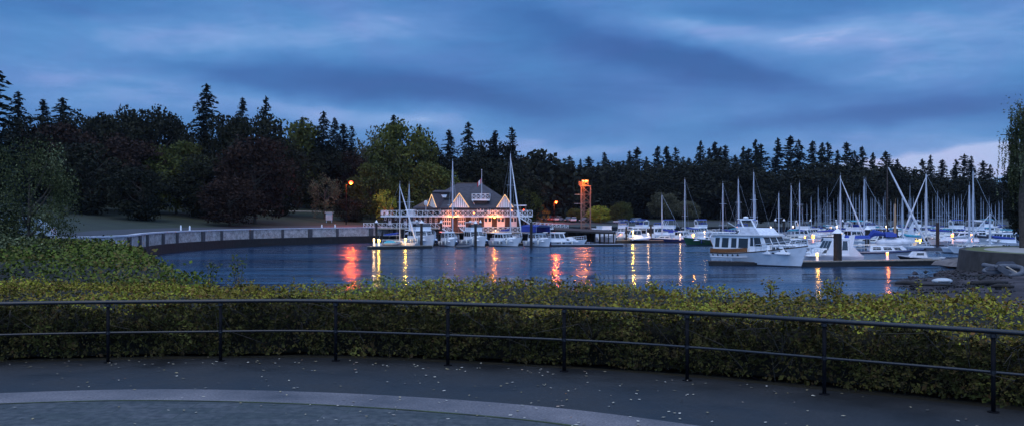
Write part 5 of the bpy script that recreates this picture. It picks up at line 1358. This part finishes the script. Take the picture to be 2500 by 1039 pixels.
# ------------------------------------------------------------------ cruiser, ketch and small boats behind the near dock
t = thing('motor_cruiser', 'rounded white cabin cruiser moored behind the near dock beside the tall piling', 'motor boat', (wx(2022, 110.5), 110.5, 0), R(188), None)
_, sh = hull(7.2, 2.9, .95, 1.35, [M['gel'], M['boot'], M['gel'], M['gel']], t, fine=2.6)
house(t, 'foredeck_cabin', -.2, 2.9, .9, 1.75, 1.2, .8, 1.7, 0, M['gel'], side=((.15, .6),), v=(.35, .8), gm='glass')
house(t, 'cabin', -2.0, .9, .9, 2.75, 1.28, 1.1, .9, .1, M['gel'], side=((.1, .36), (.42, .62)), front=3, back=2, v=(.35, .9))
slab(t, 'cabin_roof', -2.5, .1, 1.2, 2.75, .1, M['gel'])
for s in (-1, 1):
    k = MB(); k.prism([(-3.4, s * 1.25, .95), (-1.9, s * 1.2, .95), (-1.9, s * 1.15, 3.1), (-2.6, s * 1.15, 3.3), (-2.3, s * 1.2, 2.0)], (0, s * .08, 0)); k.build('arch_wing', M['gel'], t)
pulpit(t, sh, 7.2, 1.2, .5)
# ketch with blue sheer stripe
KD = 116.0; kt = thing('ketch', 'white ketch with dark blue sheer stripe, blue sail covers and long furled jib', 'sailboat', (wx(2157, KD), KD, 0), R(-12), None, 1.22)
_, sh = hull(8.6, 2.9, 1.0, 1.35, [M['gel'], M['boot'], M['gel'], M['navy']], kt, stern=.62, rake=1.4, fine=1.9)
k = MB(); 
for s in (-1, 1):
    pts = []
    for i in range(12): x = -4.25 + 8.3 * i / 11; b, z = sh(x); pts.append((x, s * (b + .02), z - .12))
    k.path(pts, .10, 5)
k.build('blue_rubbing_strake', M['navy'], kt)
house(kt, 'cabin_trunk', -1.4, 2.2, .95, 1.55, .95, .78, .6, .1, M['gel'], side=((.08, .3), (.38, .6), (.68, .85)), v=(.3, .75))
k = MB(); k.ball((.9, 0, 1.8), 1.7, .95, .5, 12); k.build('deck_cover', M['whitecanvas'], kt, True)
h_ = wz(405, KD) / 1.22 - 1.4; k = mast_mesh(h_, .08, (.6,), .9); o = k.build('main_mast', M['darkmast'], kt); o.location = (.35, 0, 1.4)
h2 = wz(498, KD) / 1.22 - 1.2; k = mast_mesh(h2, .13, (), .9); o = k.build('mizzen_mast', M['tanmast'], kt); o.location = (1.0, -.3, 1.2)
k = MB(); a = Vector((.45, 0, 1.4 + h_ * .98)); c = Vector((3.95, 0, 1.55)); k.path([a, a.lerp(c, .35), a.lerp(c, .85), c], [.06, .10, .13, .06], 7); k.build('furled_jib', M['whitecanvas'], kt)
k = MB(); k.path([(.3, 0, 2.6), (-.9, 0, 2.75), (-1.5, 0, 2.2)], [.12, .35, .12], 8); k.build('mizzen_sail_cover', M['bluecanvas'], kt)
canopy(kt, 'cockpit_canopy', -3.6, -1.3, .95, 2.2, .3, M['bluecanvas']); canopy(kt, 'spray_hood', .1, 1.1, .8, 2.4, .45, M['bluecanvas'], False)
pulpit(kt, sh, 8.6, -3.9, .6, .024, 'guard_rail')
k = MB(); k.tube((-2.3, -1.1, 1.6), (-2.3, -1.16, 1.6), .2, n=12); k.build('lifebuoy', M['white'], kt)
# sail triangle boat behind
sailboat('white sailboat with small hoisted riding sail right of the tan mast', 2213, 484, 150, R(165), 7.6, group='sailing boats in the near right row', cover='tealcanvas', r=.09)
st_ = bpy.context.scene.objects[C.objects[-1].name]
k = MB(); k.prism([(0, 0, 0), (1.8, 0, 0), (.25, 0, 3.2)], (0, .03, 0)); rs_ = k.build('riding_sail', M['whitecanvas']); rs_.parent = [o for o in C.objects if o.type == 'EMPTY' and o.get('label', '').startswith('white sailboat with small hoisted')][0]; rs_.location = (-1.2, 0, 1.4)
# small covered runabout & launch beyond dock
t = thing('motor_boat', 'small dark runabout with white cover tied to the right end of the near dock', 'motor boat', (wx(2247, 112), 112, 0), R(170), None)
hull(5.2, 2.0, .7, .95, [M['blackhull'], M['boot'], M['gel'], M['gel']], t); house(t, 'cuddy', -.6, 1.3, .65, 1.3, .8, .6, .5, .1, M['whitecanvas'], side=((.2, .7),), v=(.4, .8)); canopy(t, 'cover', -2.2, -.5, .85, 1.4, .35, M['darkcanvas'])
dinghy('grey inflatable with outboard floating beside the round bastion wall', 2331, 104, R(100), 3.6, 'rubber', None, .05, 'small dinghies', True)
dinghy('second grey inflatable against the foot of the round bastion wall', 2318, 107, R(140), 3.2, 'paleRub', 'darkcanvas', .05)
dinghy('uncovered grey inflatable tilted up on the beach at the right edge', 2466, 80, R(35), 2.8, 'rubber', None, .75, 'dinghies on the beach', False, tilt=.5)
dinghy('grey inflatable with dark cover lying on the beach at the right edge', 2446, 84, R(160), 2.8, 'rubber', 'darkcanvas', .75, 'dinghies on the beach')
dinghy('dark inflatable at the water-worn edge of the beach pile, farthest left of the heap', 2420, 81, R(70), 2.3, 'rubber', 'darkcanvas', .65, 'dinghies on the beach')

# ------------------------------------------------------------------ moored rows at right
G3 = 'motor boats in the near right row'
cruiser('white launch with long cabin and two orange lanterns at the right', 2338, 178, R(178), 11, 3.3, fly=False, fsb=(.8, 1.1), tall=1.0, group=G3, hm='gel')
sailboat('black-hulled sailboat with white cove dots left of the long-cabin launch', 2273, 425, 180, R(178), 11, 'blackhull', 'bluecanvas', jib=True, group='sailing boats in the near right row', r=.2, spread=(.62,))
sailboat('sailboat with thick blue-grey mast right of the long-cabin launch', 2358, 453, 140, R(-70), 8, 'gel', 'whitecanvas', group='sailing boats in the near right row', r=.16, spread=())
sailboat('sailboat with the tall leaning-looking mast over the bastion turf', 2388, 418, 138, R(175), 8.5, 'gel', 'darkcanvas', group='sailing boats in the near right row', r=.13, spread=())
sailboat('sailboat with short purple-grey mast nearest the right-hand trees', 2429, 520, 136, R(160), 8, 'gelgrey', 'bluecanvas', group='sailing boats in the near right row', r=.14, spread=(), jib=True)
sailboat('white sailboat with two-tone mast and long furled jib left of the tan mast', 2040, 429, 178, R(-25), 10.5, 'gel', 'bluecanvas', jib=True, group='sailing boats in the near right row', r=.14, spread=(.28,))
sailboat('white sailboat with radar disc on a tall pale mast behind the ketch', 2122, 437, 166, R(170), 10, 'gel', 'bluecanvas', group='sailing boats in the near right row', r=.11, spread=(.38,), jib=False)
cruiser('white sedan boat with black soft top above the cabin cruiser', 2020, 150, R(-160), 8.6, 3.0, fly=False, fsb=(.8, 1.1), tall=.8, group=G3, roofm='darkcanvas')
cruiser('white motor boat with teal flybridge awning behind the near piling', 2100, 188, R(15), 9.4, 3.2, fly=True, screen='bluecanvas', top='tealcanvas', group=G3)
cruiser('small white cruiser right of the black capped piling behind the ketch', 2145, 168, R(165), 8.2, 2.9, fly=False, fsb=(.8, 1.1), tall=.8, group=G3)
cruiser('white cruiser with rounded cabin between the tan mast and the riding sail', 2195, 172, R(10), 7.8, 2.8, fly=False, fsb=(.8, 1.1), tall=.9, group=G3, hm='gel2')
cruiser('white cruiser lying behind the first lanterns left of the capped brown pile', 1972, 205, R(-30), 8.5, 3.0, fly=True, screen='darkcanvas', group=G3)
cruiser('cream cruiser with high flybridge seen between the thick masts at right', 2372, 196, R(-150), 9.5, 3.3, fly=True, hm='gel2', screen='darkcanvas', top='whitecanvas', group=G3)
cruiser('pale blue-grey boat lit orange at its cabin at the far right of the row', 2440, 160, R(-170), 7.5, 2.8, fly=False, hm='gelgrey', group=G3)

G4 = 'sailing boats in the forest of masts'
ms_ = [(1981, 482), (1997, 458), (2000, 486), (2004, 500), (2012, 486), (2020, 460), (2028, 500), (2036, 488), (2046, 482), (2049, 477), (2055, 490), (2068, 488), (2076, 480), (2083, 473), (2098, 482), (2103, 491), (2112, 487), (2118, 490), (2115, 434), (2126, 485), (2130, 485), (2135, 487), (2138, 483), (2148, 495), (2157, 486), (2161, 469),
       (2191, 488), (2197, 500), (2201, 508), (2218, 489), (2221, 496), (2224, 491), (2230, 484), (2258, 486), (2265, 493), (2261, 522), (2285, 480), (2289, 481), (2300, 485), (2306, 490), (2316, 490), (2325, 484), (2330, 484), (2340, 485), (2347, 490), (2352, 505), (2367, 490), (2373, 475), (2401, 491), (2410, 507), (2420, 500), (2430, 503), (2438, 492), (2441, 497), (2447, 500),
       (1990, 500), (2016, 503), (2024, 495), (2060, 500), (2072, 498), (2090, 496), (2108, 500), (2145, 500), (2153, 503), (2175, 492), (2182, 500), (2206, 498), (2240, 503), (2250, 497), (2277, 500), (2294, 500), (2311, 502), (2335, 502), (2378, 500), (2395, 503), (1960, 506), (1970, 500), (2415, 497)]
ms_ = sorted(set(ms_)); protos = []
hm_ = ['gel', 'gel', 'navy', 'gel2', 'gel', 'blackhull', 'gel', 'gelgrey']; cv_ = ['bluecanvas', 'bluecanvas', 'tealcanvas', 'darkcanvas', 'whitecanvas']
cname = {'gel': 'white', 'navy': 'navy', 'gel2': 'cream', 'blackhull': 'black', 'gelgrey': 'grey'}
UM = mast_mesh(1, 1, (), 0)
def far_sail(px, pyt, d, rz, i, label):
    L = 9.0; B = 2.8; hmn = hm_[i % 8]; key = (hmn, cv_[i % 5])
    if not any(p[0] == key for p in protos):
        t = thing('sailboat', label, 'sailboat', (0, 0, 0), 0, G4)
        hull(L, B, .95, 1.25, [M[hmn], M['boot'], M['gel'], M[hmn]], t, stern=.65, rake=1.2, fine=1.9)
        house(t, 'cabin_trunk', -1.1, 1.8, .9, 1.4, .85, .7, .6, .1, M['gel2'], side=((.1, .8),), v=(.3, .75))
        k = MB(); k.path([(.5, 0, 2.3), (-2.9, 0, 2.2)], [.17, .10], 7); k.build('sail_cover', M[cv_[i % 5]], t)
        protos.append((key, t))
    else:
        src = [p for p in protos if p[0] == key][0][1]; t = copy_tree(src); t['label'] = label
    t.location = (wx(px, d) , d, 0); t.rotation_euler = (0, 0, rz)
    h = wz(pyt, d) - 1.1; sp = [(.4,), (.35, .65), (), (.55,)][i % 4]
    k = mast_mesh(h, .06 + .018 * ((i * 7) % 3), sp, .8, 6); o = k.build('mast', M['farmast'], t)
    a = R(rnd.uniform(-.9, .9)); o.rotation_euler = (a, a * .5, 0); o.location = (0, 0, 1.1)
    return t
for i, (px, pyt) in enumerate(ms_):
    d = 205 + (i * 53 % 97) * 1.15
    far_sail(px, pyt, d, R(-70 + (i * 31 % 50) - 25 + (180 if i % 2 else 0)), i, f"{cname[hm_[i % 8]]} sailboat whose mast is the {ordinal(i + 1)} from the left in the forest of masts")
# motor boats among them
for i, px in enumerate((1985, 2066, 2160, 2235, 2300, 2400, 2028, 2125, 2265, 2345)):
    d = 212 + (i * 29 % 50)
    cruiser(f"white motor boat, {ordinal(sorted((1985, 2066, 2160, 2235, 2300, 2400, 2028, 2125, 2265, 2345)).index(px) + 1)} from the left among the hulls under the forest of masts", px, d, R(-60 + i * 47), 8.5, 3.0, fly=bool(i % 2), screen='bluecanvas' if i % 3 else 'darkcanvas', top=['bluecanvas', None, 'tealcanvas'][i % 3], group='motor boats under the forest of masts')
for i, (px, d) in enumerate(((1700, 226), (1720, 236), (1850, 196), (1560, 236), (1450, 214), (1520, 226))):
    cruiser(['white cruiser right of the low crosstree mast', 'white boat with radar arch farther right of the low crosstree mast', 'blue-topped boat hidden behind the yacht flybridge', 'small white cruiser behind the square cabin boat', 'white boat beside the foot of the orange-lit tower', 'small cruiser below the yellow-green bush'][i], px, d, R(-50 + i * 61), 8.2, 3.0, fly=bool(i % 2), screen='bluecanvas', top='bluecanvas' if i % 2 else None, group='motor boats far back right of the shed')

# ------------------------------------------------------------------ dock lamps
dock_lamp(1995, 621, 105.0, 'bright yellow lantern on a white pedestal at the near dock left of the tall piling', 'yellowbulb', (1, .45, .05), 75, r=.15)
dock_lamp(2166, 619, 107.4, 'orange lantern on a dark pedestal at the near dock in front of the ketch', 'orangebulb', OR, 95, r=.14)
dock_lamp(925, 587, 158.6, 'warm yellow pedestal lamp at the left end of the club dock', 'yellowbulb', YE, 260, r=.2)
dock_lamp(913, 585, 158.2, 'dim pinkish pedestal lamp, last one at the left end of the club dock', 'warmbulb', WM, 160, r=.14)
dock_lamp(990, 584, 161.5, 'yellow lamp beside the windows of the largest club cruiser', 'yellowbulb', YE, 300, r=.16)
dock_lamp(1692, 574, 194, 'strong orange lamp between the grey canvas boat and the green launch', 'orangebulb', OR, 1300, r=.25)
dock_lamp(1582, 570, 195, 'small warm lamp by the square white cabin boat', 'warmbulb', WM, 70, r=.12)
dock_lamp(1660, 572, 196, 'small warm lamp by the bow of the navy sailboat', 'warmbulb', WM, 70, r=.12)
dock_lamp(1720, 566, 199, 'small warm lamp beside the cabin of the dark green launch', 'warmbulb', WM, 60, r=.12)
dock_lamp(1545, 566, 194, 'yellow dock lamp lighting the cream boat', 'yellowbulb', YE, 550, r=.15)
dock_lamp(2325, 575, 173, 'orange lantern at the left end of the long-cabin launch', 'orangebulb', OR, 420, r=.25)
dock_lamp(2373, 575, 171, 'orange lantern between the two thick masts at right', 'orangebulb', OR, 600, r=.28)
dock_lamp(2246, 590, 172, 'yellow lamp low by the black-hulled sailboat', 'yellowbulb', YE, 260, r=.2)
dock_lamp(2243, 559, 176, 'small yellow lamp above the low one by the black hull', 'yellowbulb', YE, 90, r=.14, h=.8)
dock_lamp(1985, 577, 175, 'large orange lamp above the bow of the cabin cruiser', 'orangebulb', OR, 700, r=.3)
dock_lamp(1965, 579, 177, 'smaller orange lamp just left of the large one over the cabin cruiser', 'orangebulb', OR, 140, r=.16)
for px, py, lb in ((2028, 555, 'tiny white lamp under the first crowded masts'), (2043, 553, 'tiny warm lamp just behind the tall piling'), (2076, 556, 'tiny warm lamp right of the tall piling'), (2055, 568, 'low warm lamp just right of the tall piling'), (2067, 567, 'second low warm lamp right of the tall piling'), (2164, 553, 'tiny warm lamp left of the tan mast'), (2147, 567, 'small orange lamp between the pilings behind the ketch'), (2092, 572, 'small orange lamp over the ketch stern'), (1936, 553, 'tiny warm lamp at the foot of the paired masts'), (2362, 556, 'tiny warm lamp high behind the second orange lantern'), (1882, 555, 'tiny warm lamp left of the second capped pile')):
    dock_lamp(px, py, 203 + (px % 7), lb, 'warmbulb', WM, 60, h=.8, r=.15)
wall_lamp(1210, 562, CY - .9, 'small warm lamp low on the club landing rail', 60, .12, 'warmbulb', WM)

# ------------------------------------------------------------------ cars
def car_proto(label, m):
    t = thing('parked_car', label, 'car', (0, 0, 0), 0, 'cars parked behind the marina')
    prof = [(-2.15, .35), (-2.2, .75), (-2.0, .98), (-1.3, 1.02), (.75, .98), (1.9, .82), (2.2, .6), (2.15, .35)]
    k = MB(); k.prism([(x, -.85, z) for x, z in prof], (0, 1.7, 0)); k.build('body', m, t)
    cab = [(-1.75, .98), (-1.2, 1.42), (.15, 1.44), (.95, .97)]
    k = MB(); k.hexa([(-1.75, -.78, .98), (.95, -.78, .97), (.95, .78, .97), (-1.75, .78, .98), (-1.2, -.62, 1.40), (.15, -.62, 1.42), (.15, .62, 1.42), (-1.2, .62, 1.40)]); k.build('windows', M['glass'], t)
    k = MB(); k.hexa([(-1.22, -.63, 1.403), (.17, -.63, 1.423), (.17, .63, 1.423), (-1.22, .63, 1.403), (-1.1, -.55, 1.47), (.05, -.55, 1.48), (.05, .55, 1.48), (-1.1, .55, 1.47)]); k.build('roof', m, t)
    for x in (-1.35, 1.35):
        for s in (-1, 1):
            k = MB(); k.tube((x, s * .87, .32), (x, s * .66, .32), .32, n=12); k.build('wheel', M['tyre'], t)
    for s in (-.6, .6):
        k = MB(); k.box(2.12, 2.215, s - .16, s + .16, .6, .7); k.build('headlight', M['gel'], t)
    return t
cars = [(1338, 'cardark', 'dark car nearest the clubhouse in the far car park'), (1350, 'carred', 'reddish car beside the dark car below the red street lamp'), (1363, 'carpale', 'silver car just right of the red street lamp post'), (1388, 'cardark', 'black car halfway between the red lamp and the orange-lit tower'), (1401, 'carpale', 'silver car left of the orange-lit tower'), (1427, 'cardark', 'dark car seen through the orange-lit tower'), (1509, 'carpale', 'pale car under the small upright olive tree'), (1521, 'carblue', 'blue car right of the small upright olive tree'), (1545, 'carblue', 'second blue car, farther right below the brownish-grey tree'), (1556, 'carpale', 'silver car at the right end of the visible parked cars')]
for i, (px, m, lb) in enumerate(cars):
    d = 287; x = wx(px, d); t = car_proto(lb, M[m]); t.location = (x, d, land_z(x, d)); t.rotation_euler = (0, 0, R(-125 + i * 7 % 30))
# pale van on the left, partly behind the speckled tree
d = 96; x = wx(62, d); t = thing('parked_van', 'pale blue-white van half hidden behind foliage at the left edge', 'van', (x, d, 3.0), R(10))
k = MB(); pr = [(-2.6, .4), (-2.6, 2.2), (1.2, 2.25), (1.9, 1.4), (2.6, 1.2), (2.65, .4)]; k.prism([(a, -.95, b) for a, b in pr], (0, 1.9, 0)); k.build('body', M['gel'], t)
k = MB(); k.box(-2.2, -.3, -.975, -.952, 1.35, 1.95); k.box(0, 1.1, -.975, -.952, 1.35, 1.95); k.build('side_window', M['glass'], t)
for a in (-1.7, 1.7):
    for s in (-1, 1):
        k = MB(); k.tube((a, s * .97, .38), (a, s * .7, .38), .38, n=12); k.build('wheel', M['tyre'], t)
# monument on the lawn: pale stele with a seated figure-like block, kiosk
d = 246; x = wx(706, d); z = land_z(x, d); t = thing('monument', 'white stone monument standing on the park lawn', 'monument', (x, d, z))
k = MB(); k.box(-1.3, 1.6, -.6, .6, -.2, .35); k.build('plinth', M['cap'], t); k = MB(); k.hexa([(-.2, -.25, .35), (.5, -.25, .35), (.5, .3, .35), (-.2, .3, .35), (-.05, -.2, 2.2), (.35, -.2, 2.2), (.35, .25, 2.2), (-.05, .25, 2.2)]); k.build('stele', M['cap'], t)
k = MB(); k.path([(-1.0, 0, .35), (-.75, 0, .9), (-.45, 0, 1.3), (-.25, 0, 1.0)], [.4, .33, .25, .2], 8); k.build('carved_figure', M['cap'], t)
d = 205; x = wx(803, d); z = land_z(x, d); t = thing('kiosk', 'small grey information kiosk beside the seawall path', 'kiosk', (x, d, z))
k = MB(); k.box(-.6, .7, -.3, .3, .5, 2.0); k.build('panel', M['gelgrey'], t); k = MB(); k.box(-.8, .9, -.45, .45, 2.0, 2.15); k.build('kiosk_roof', M['gelgrey'], t)
for a in (-.5, .6):
    k = MB(); k.box(a - .05, a + .05, -.05, .05, 0, .5); k.build('leg', M['steel'], t)

# ------------------------------------------------------------------ bastion, beach
bx, by, br, bz = 62.0, 90.0, 19.2, 2.1
t = thing('bastion_wall', 'round dark stone retaining wall of the grassy bastion at right', 'retaining wall', (bx, by, 0))
k = MB(); n = 72; vs = []
for r_, z_ in ((br + .35, -.8), (br, bz), (br - .5, bz), (br - .5, bz - .4)):
    for i in range(n): vs.append((r_ * math.cos(2 * PI * i / n), r_ * math.sin(2 * PI * i / n), z_))
k.add(vs, [(j * n + i, j * n + (i + 1) % n, (j + 1) * n + (i + 1) % n, (j + 1) * n + i) for j in range(3) for i in range(n)])
k.build('wall_face', mat('dark_bastion_stone', (.05, .042, .035), .9, .45, .9, bump=.08, detail=8), t)
def disc(name, r0, r1, z, m, dx=0, dy=0):
    k = MB(); n = 64; k.add([(bx + dx + r0 * math.cos(2 * PI * i / n), by + dy + r0 * math.sin(2 * PI * i / n), z) for i in range(n)] + [(bx + dx + r1 * math.cos(2 * PI * i / n), by + dy + r1 * math.sin(2 * PI * i / n), z) for i in range(n)], [(i, (i + 1) % n, n + (i + 1) % n, n + i) for i in range(n)]); tag(k.build(name, m), kind='structure')
disc('bastion_grass_ground', br - .5, 17.0, bz - .02, M['moss']); disc('bastion_path', 17.0, 11.0, bz - .024, M['gravel']); disc('bastion_lawn', 11.0, .01, bz - .02, M['moss'])
def beach():
    k = MB(); NX, NY = 70, 60; vs = []
    for j in range(NY):
        y = 34 + (112 - 34) * j / (NY - 1)
        # left edge of the dry mud follows the water line in the photo
        xl = lerp_tab([(34, 8), (50, 16), (60, 21.5), (70, 27), (80, 32), (90, 37.5), (98, 43), (104, 47.5), (112, 56)], y)
        for i in range(NX):
            u = i / (NX - 1); x = xl - 6 + 70 * u
            h = (x - xl) * .055; h = min(h, .7) + nz(x, y, .12, 1) * .22 + nz(x, y, .5, 2) * .09 + nz(x, y, 1.6, 6) * .03
            if y > 96: h -= (y - 96) * .05
            vs.append((x, y, h))
    k.add(vs, [(j * NX + i, j * NX + i + 1, (j + 1) * NX + i + 1, (j + 1) * NX + i) for j in range(NY - 1) for i in range(NX - 1)])
    tag(k.build('beach', M['mud'], smooth=True), kind='structure')
    k = MB(); vs = []; NX = 40; NY = 12
    for j in range(NY):
        for i in range(NX):
            y = 104 - 30 * i / (NX - 1); xc = 46.5 + (i / (NX - 1)) * 4 - .0; x = xc + (-2.2 + 5 * j / (NY - 1)); r = j / (NY - 1); z = .58 + .55 * r + nz(x, y, .6) * .12 - (.35 if j == 0 else 0)
            vs.append((x, y, z))
    k.add(vs, [(j * NX + i, j * NX + i + 1, (j + 1) * NX + i + 1, (j + 1) * NX + i) for j in range(NY - 1) for i in range(NX - 1)])
    tag(k.build('gravel_beach', M['sandbar'], smooth=True), kind='structure')
beach()
def log(label, px, py, d, L, r, rz, z, m='pile', name='driftwood_log'):
    t = thing(name, label, 'log', (wx(px, d), d, z), rz, 'driftwood logs on the beach'); k = MB(); k.path([(-L / 2, 0, r * .8), (-L * .2, .06, r), (L * .25, -.05, r * .9), (L / 2, 0, r * .7)], [r * .6, r, r * .9, r * .5], 9); k.build('log_trunk', M[m], t, True)
    k = MB(); k.path([(L * .1, 0, r), (L * .18, .25, r * 2.2)], [r * .3, r * .12], 5); k.build('branch_stub', M[m], t)
log('long dark driftwood log lying on the beach at the right edge', 2415, 693, 68, 3.4, .17, R(22), .62); log('short dark log near the right end of the beach', 2448, 705, 65, 1.5, .16, R(4), .60); log('dark stick half sunk in the mud left of the white skiff', 2275, 705, 69, 3.2, .10, R(8), .45); log('dark weedy log nearest the water on the mud', 2218, 694, 72, 1.9, .14, R(-5), .33)
t = thing('skiff', 'small white upturned skiff lying alone on the beach mud', 'skiff', (wx(2300, 71.5), 71.5, .55), R(3))
k = MB(); k.ball((0, 0, .1), .8, .34, .22, 14); k.build('skiff_hull', M['gelgrey'], t, True); k = MB(); k.path([(-.77, 0, .07), (-.3, -.33, .07), (.3, -.33, .07), (.78, 0, .07)], .035, 5); k.build('gunwale', M['blackhull'], t)
rsn = np.random.RandomState(4)
sw_ = rsn.uniform(0, 1, (5200, 2)); P = []
for a, b in sw_:
    d = 62 + 34 * a; x = wx(2190 + 290 * b, d)
    if nz(x, d, .35, 7) + .5 * nz(x, d, 1.1, 2) > .05: P.append((x, d, .045 + .2 * nz(x, d, .12, 1) + min(.7, .055 * (x - lerp_tab([(34, 8), (50, 16), (60, 21.5), (70, 27), (80, 32), (90, 37.5), (98, 43)], d)))))
P = np.array(P); u, v = leaf_axes(np.random.RandomState(3), len(P), .11, .5, .7)
tag(quads_mesh('seaweed_debris', P, u, v, M['weed']), 'dark seaweed and debris strewn in patches over the beach mud', 'seaweed', kind='stuff')
for i in range(34):
    px = rsn.uniform(2200, 2475); d = rsn.uniform(64, 86); x = wx(px, d); s = rsn.uniform(.08, .26); k = MB(); k.ball((0, 0, 0), s, s * rsn.uniform(.6, 1), s * .6, 7)
    k.v = [(a + rsn.normal() * s * .2, b + rsn.normal() * s * .2, c + rsn.normal() * s * .14) for a, b, c in k.v]
    o = k.build('beach_rock', M['weed'] if i % 3 else M['mud'])
    o.location = (x, d, .55 + nz(x, d, .12, 1) * .2); tag(o, 'small rounded rock lying on the dark beach mud', 'rock', 'small rocks scattered on the beach')
# thin evening air over the harbour
k = MB(); k.box(-6400, 6400, -3400, 8200, -5, 520); hz = k.build('haze', M['water'])
hm_z = bpy.data.materials.new('evening_haze'); hm_z.use_nodes = True; nz_ = hm_z.node_tree; nz_.nodes.clear()
o_ = nz_.nodes.new('ShaderNodeOutputMaterial'); v_ = nz_.nodes.new('ShaderNodeVolumePrincipled'); v_.inputs['Color'].default_value = (.75, .82, .95, 1); v_.inputs['Density'].default_value = .00004; v_.inputs['Anisotropy'].default_value = .2
nz_.links.new(v_.outputs[0], o_.inputs['Volume']); hz.data.materials.clear(); hz.data.materials.append(hm_z)
tag(hz, kind='stuff')
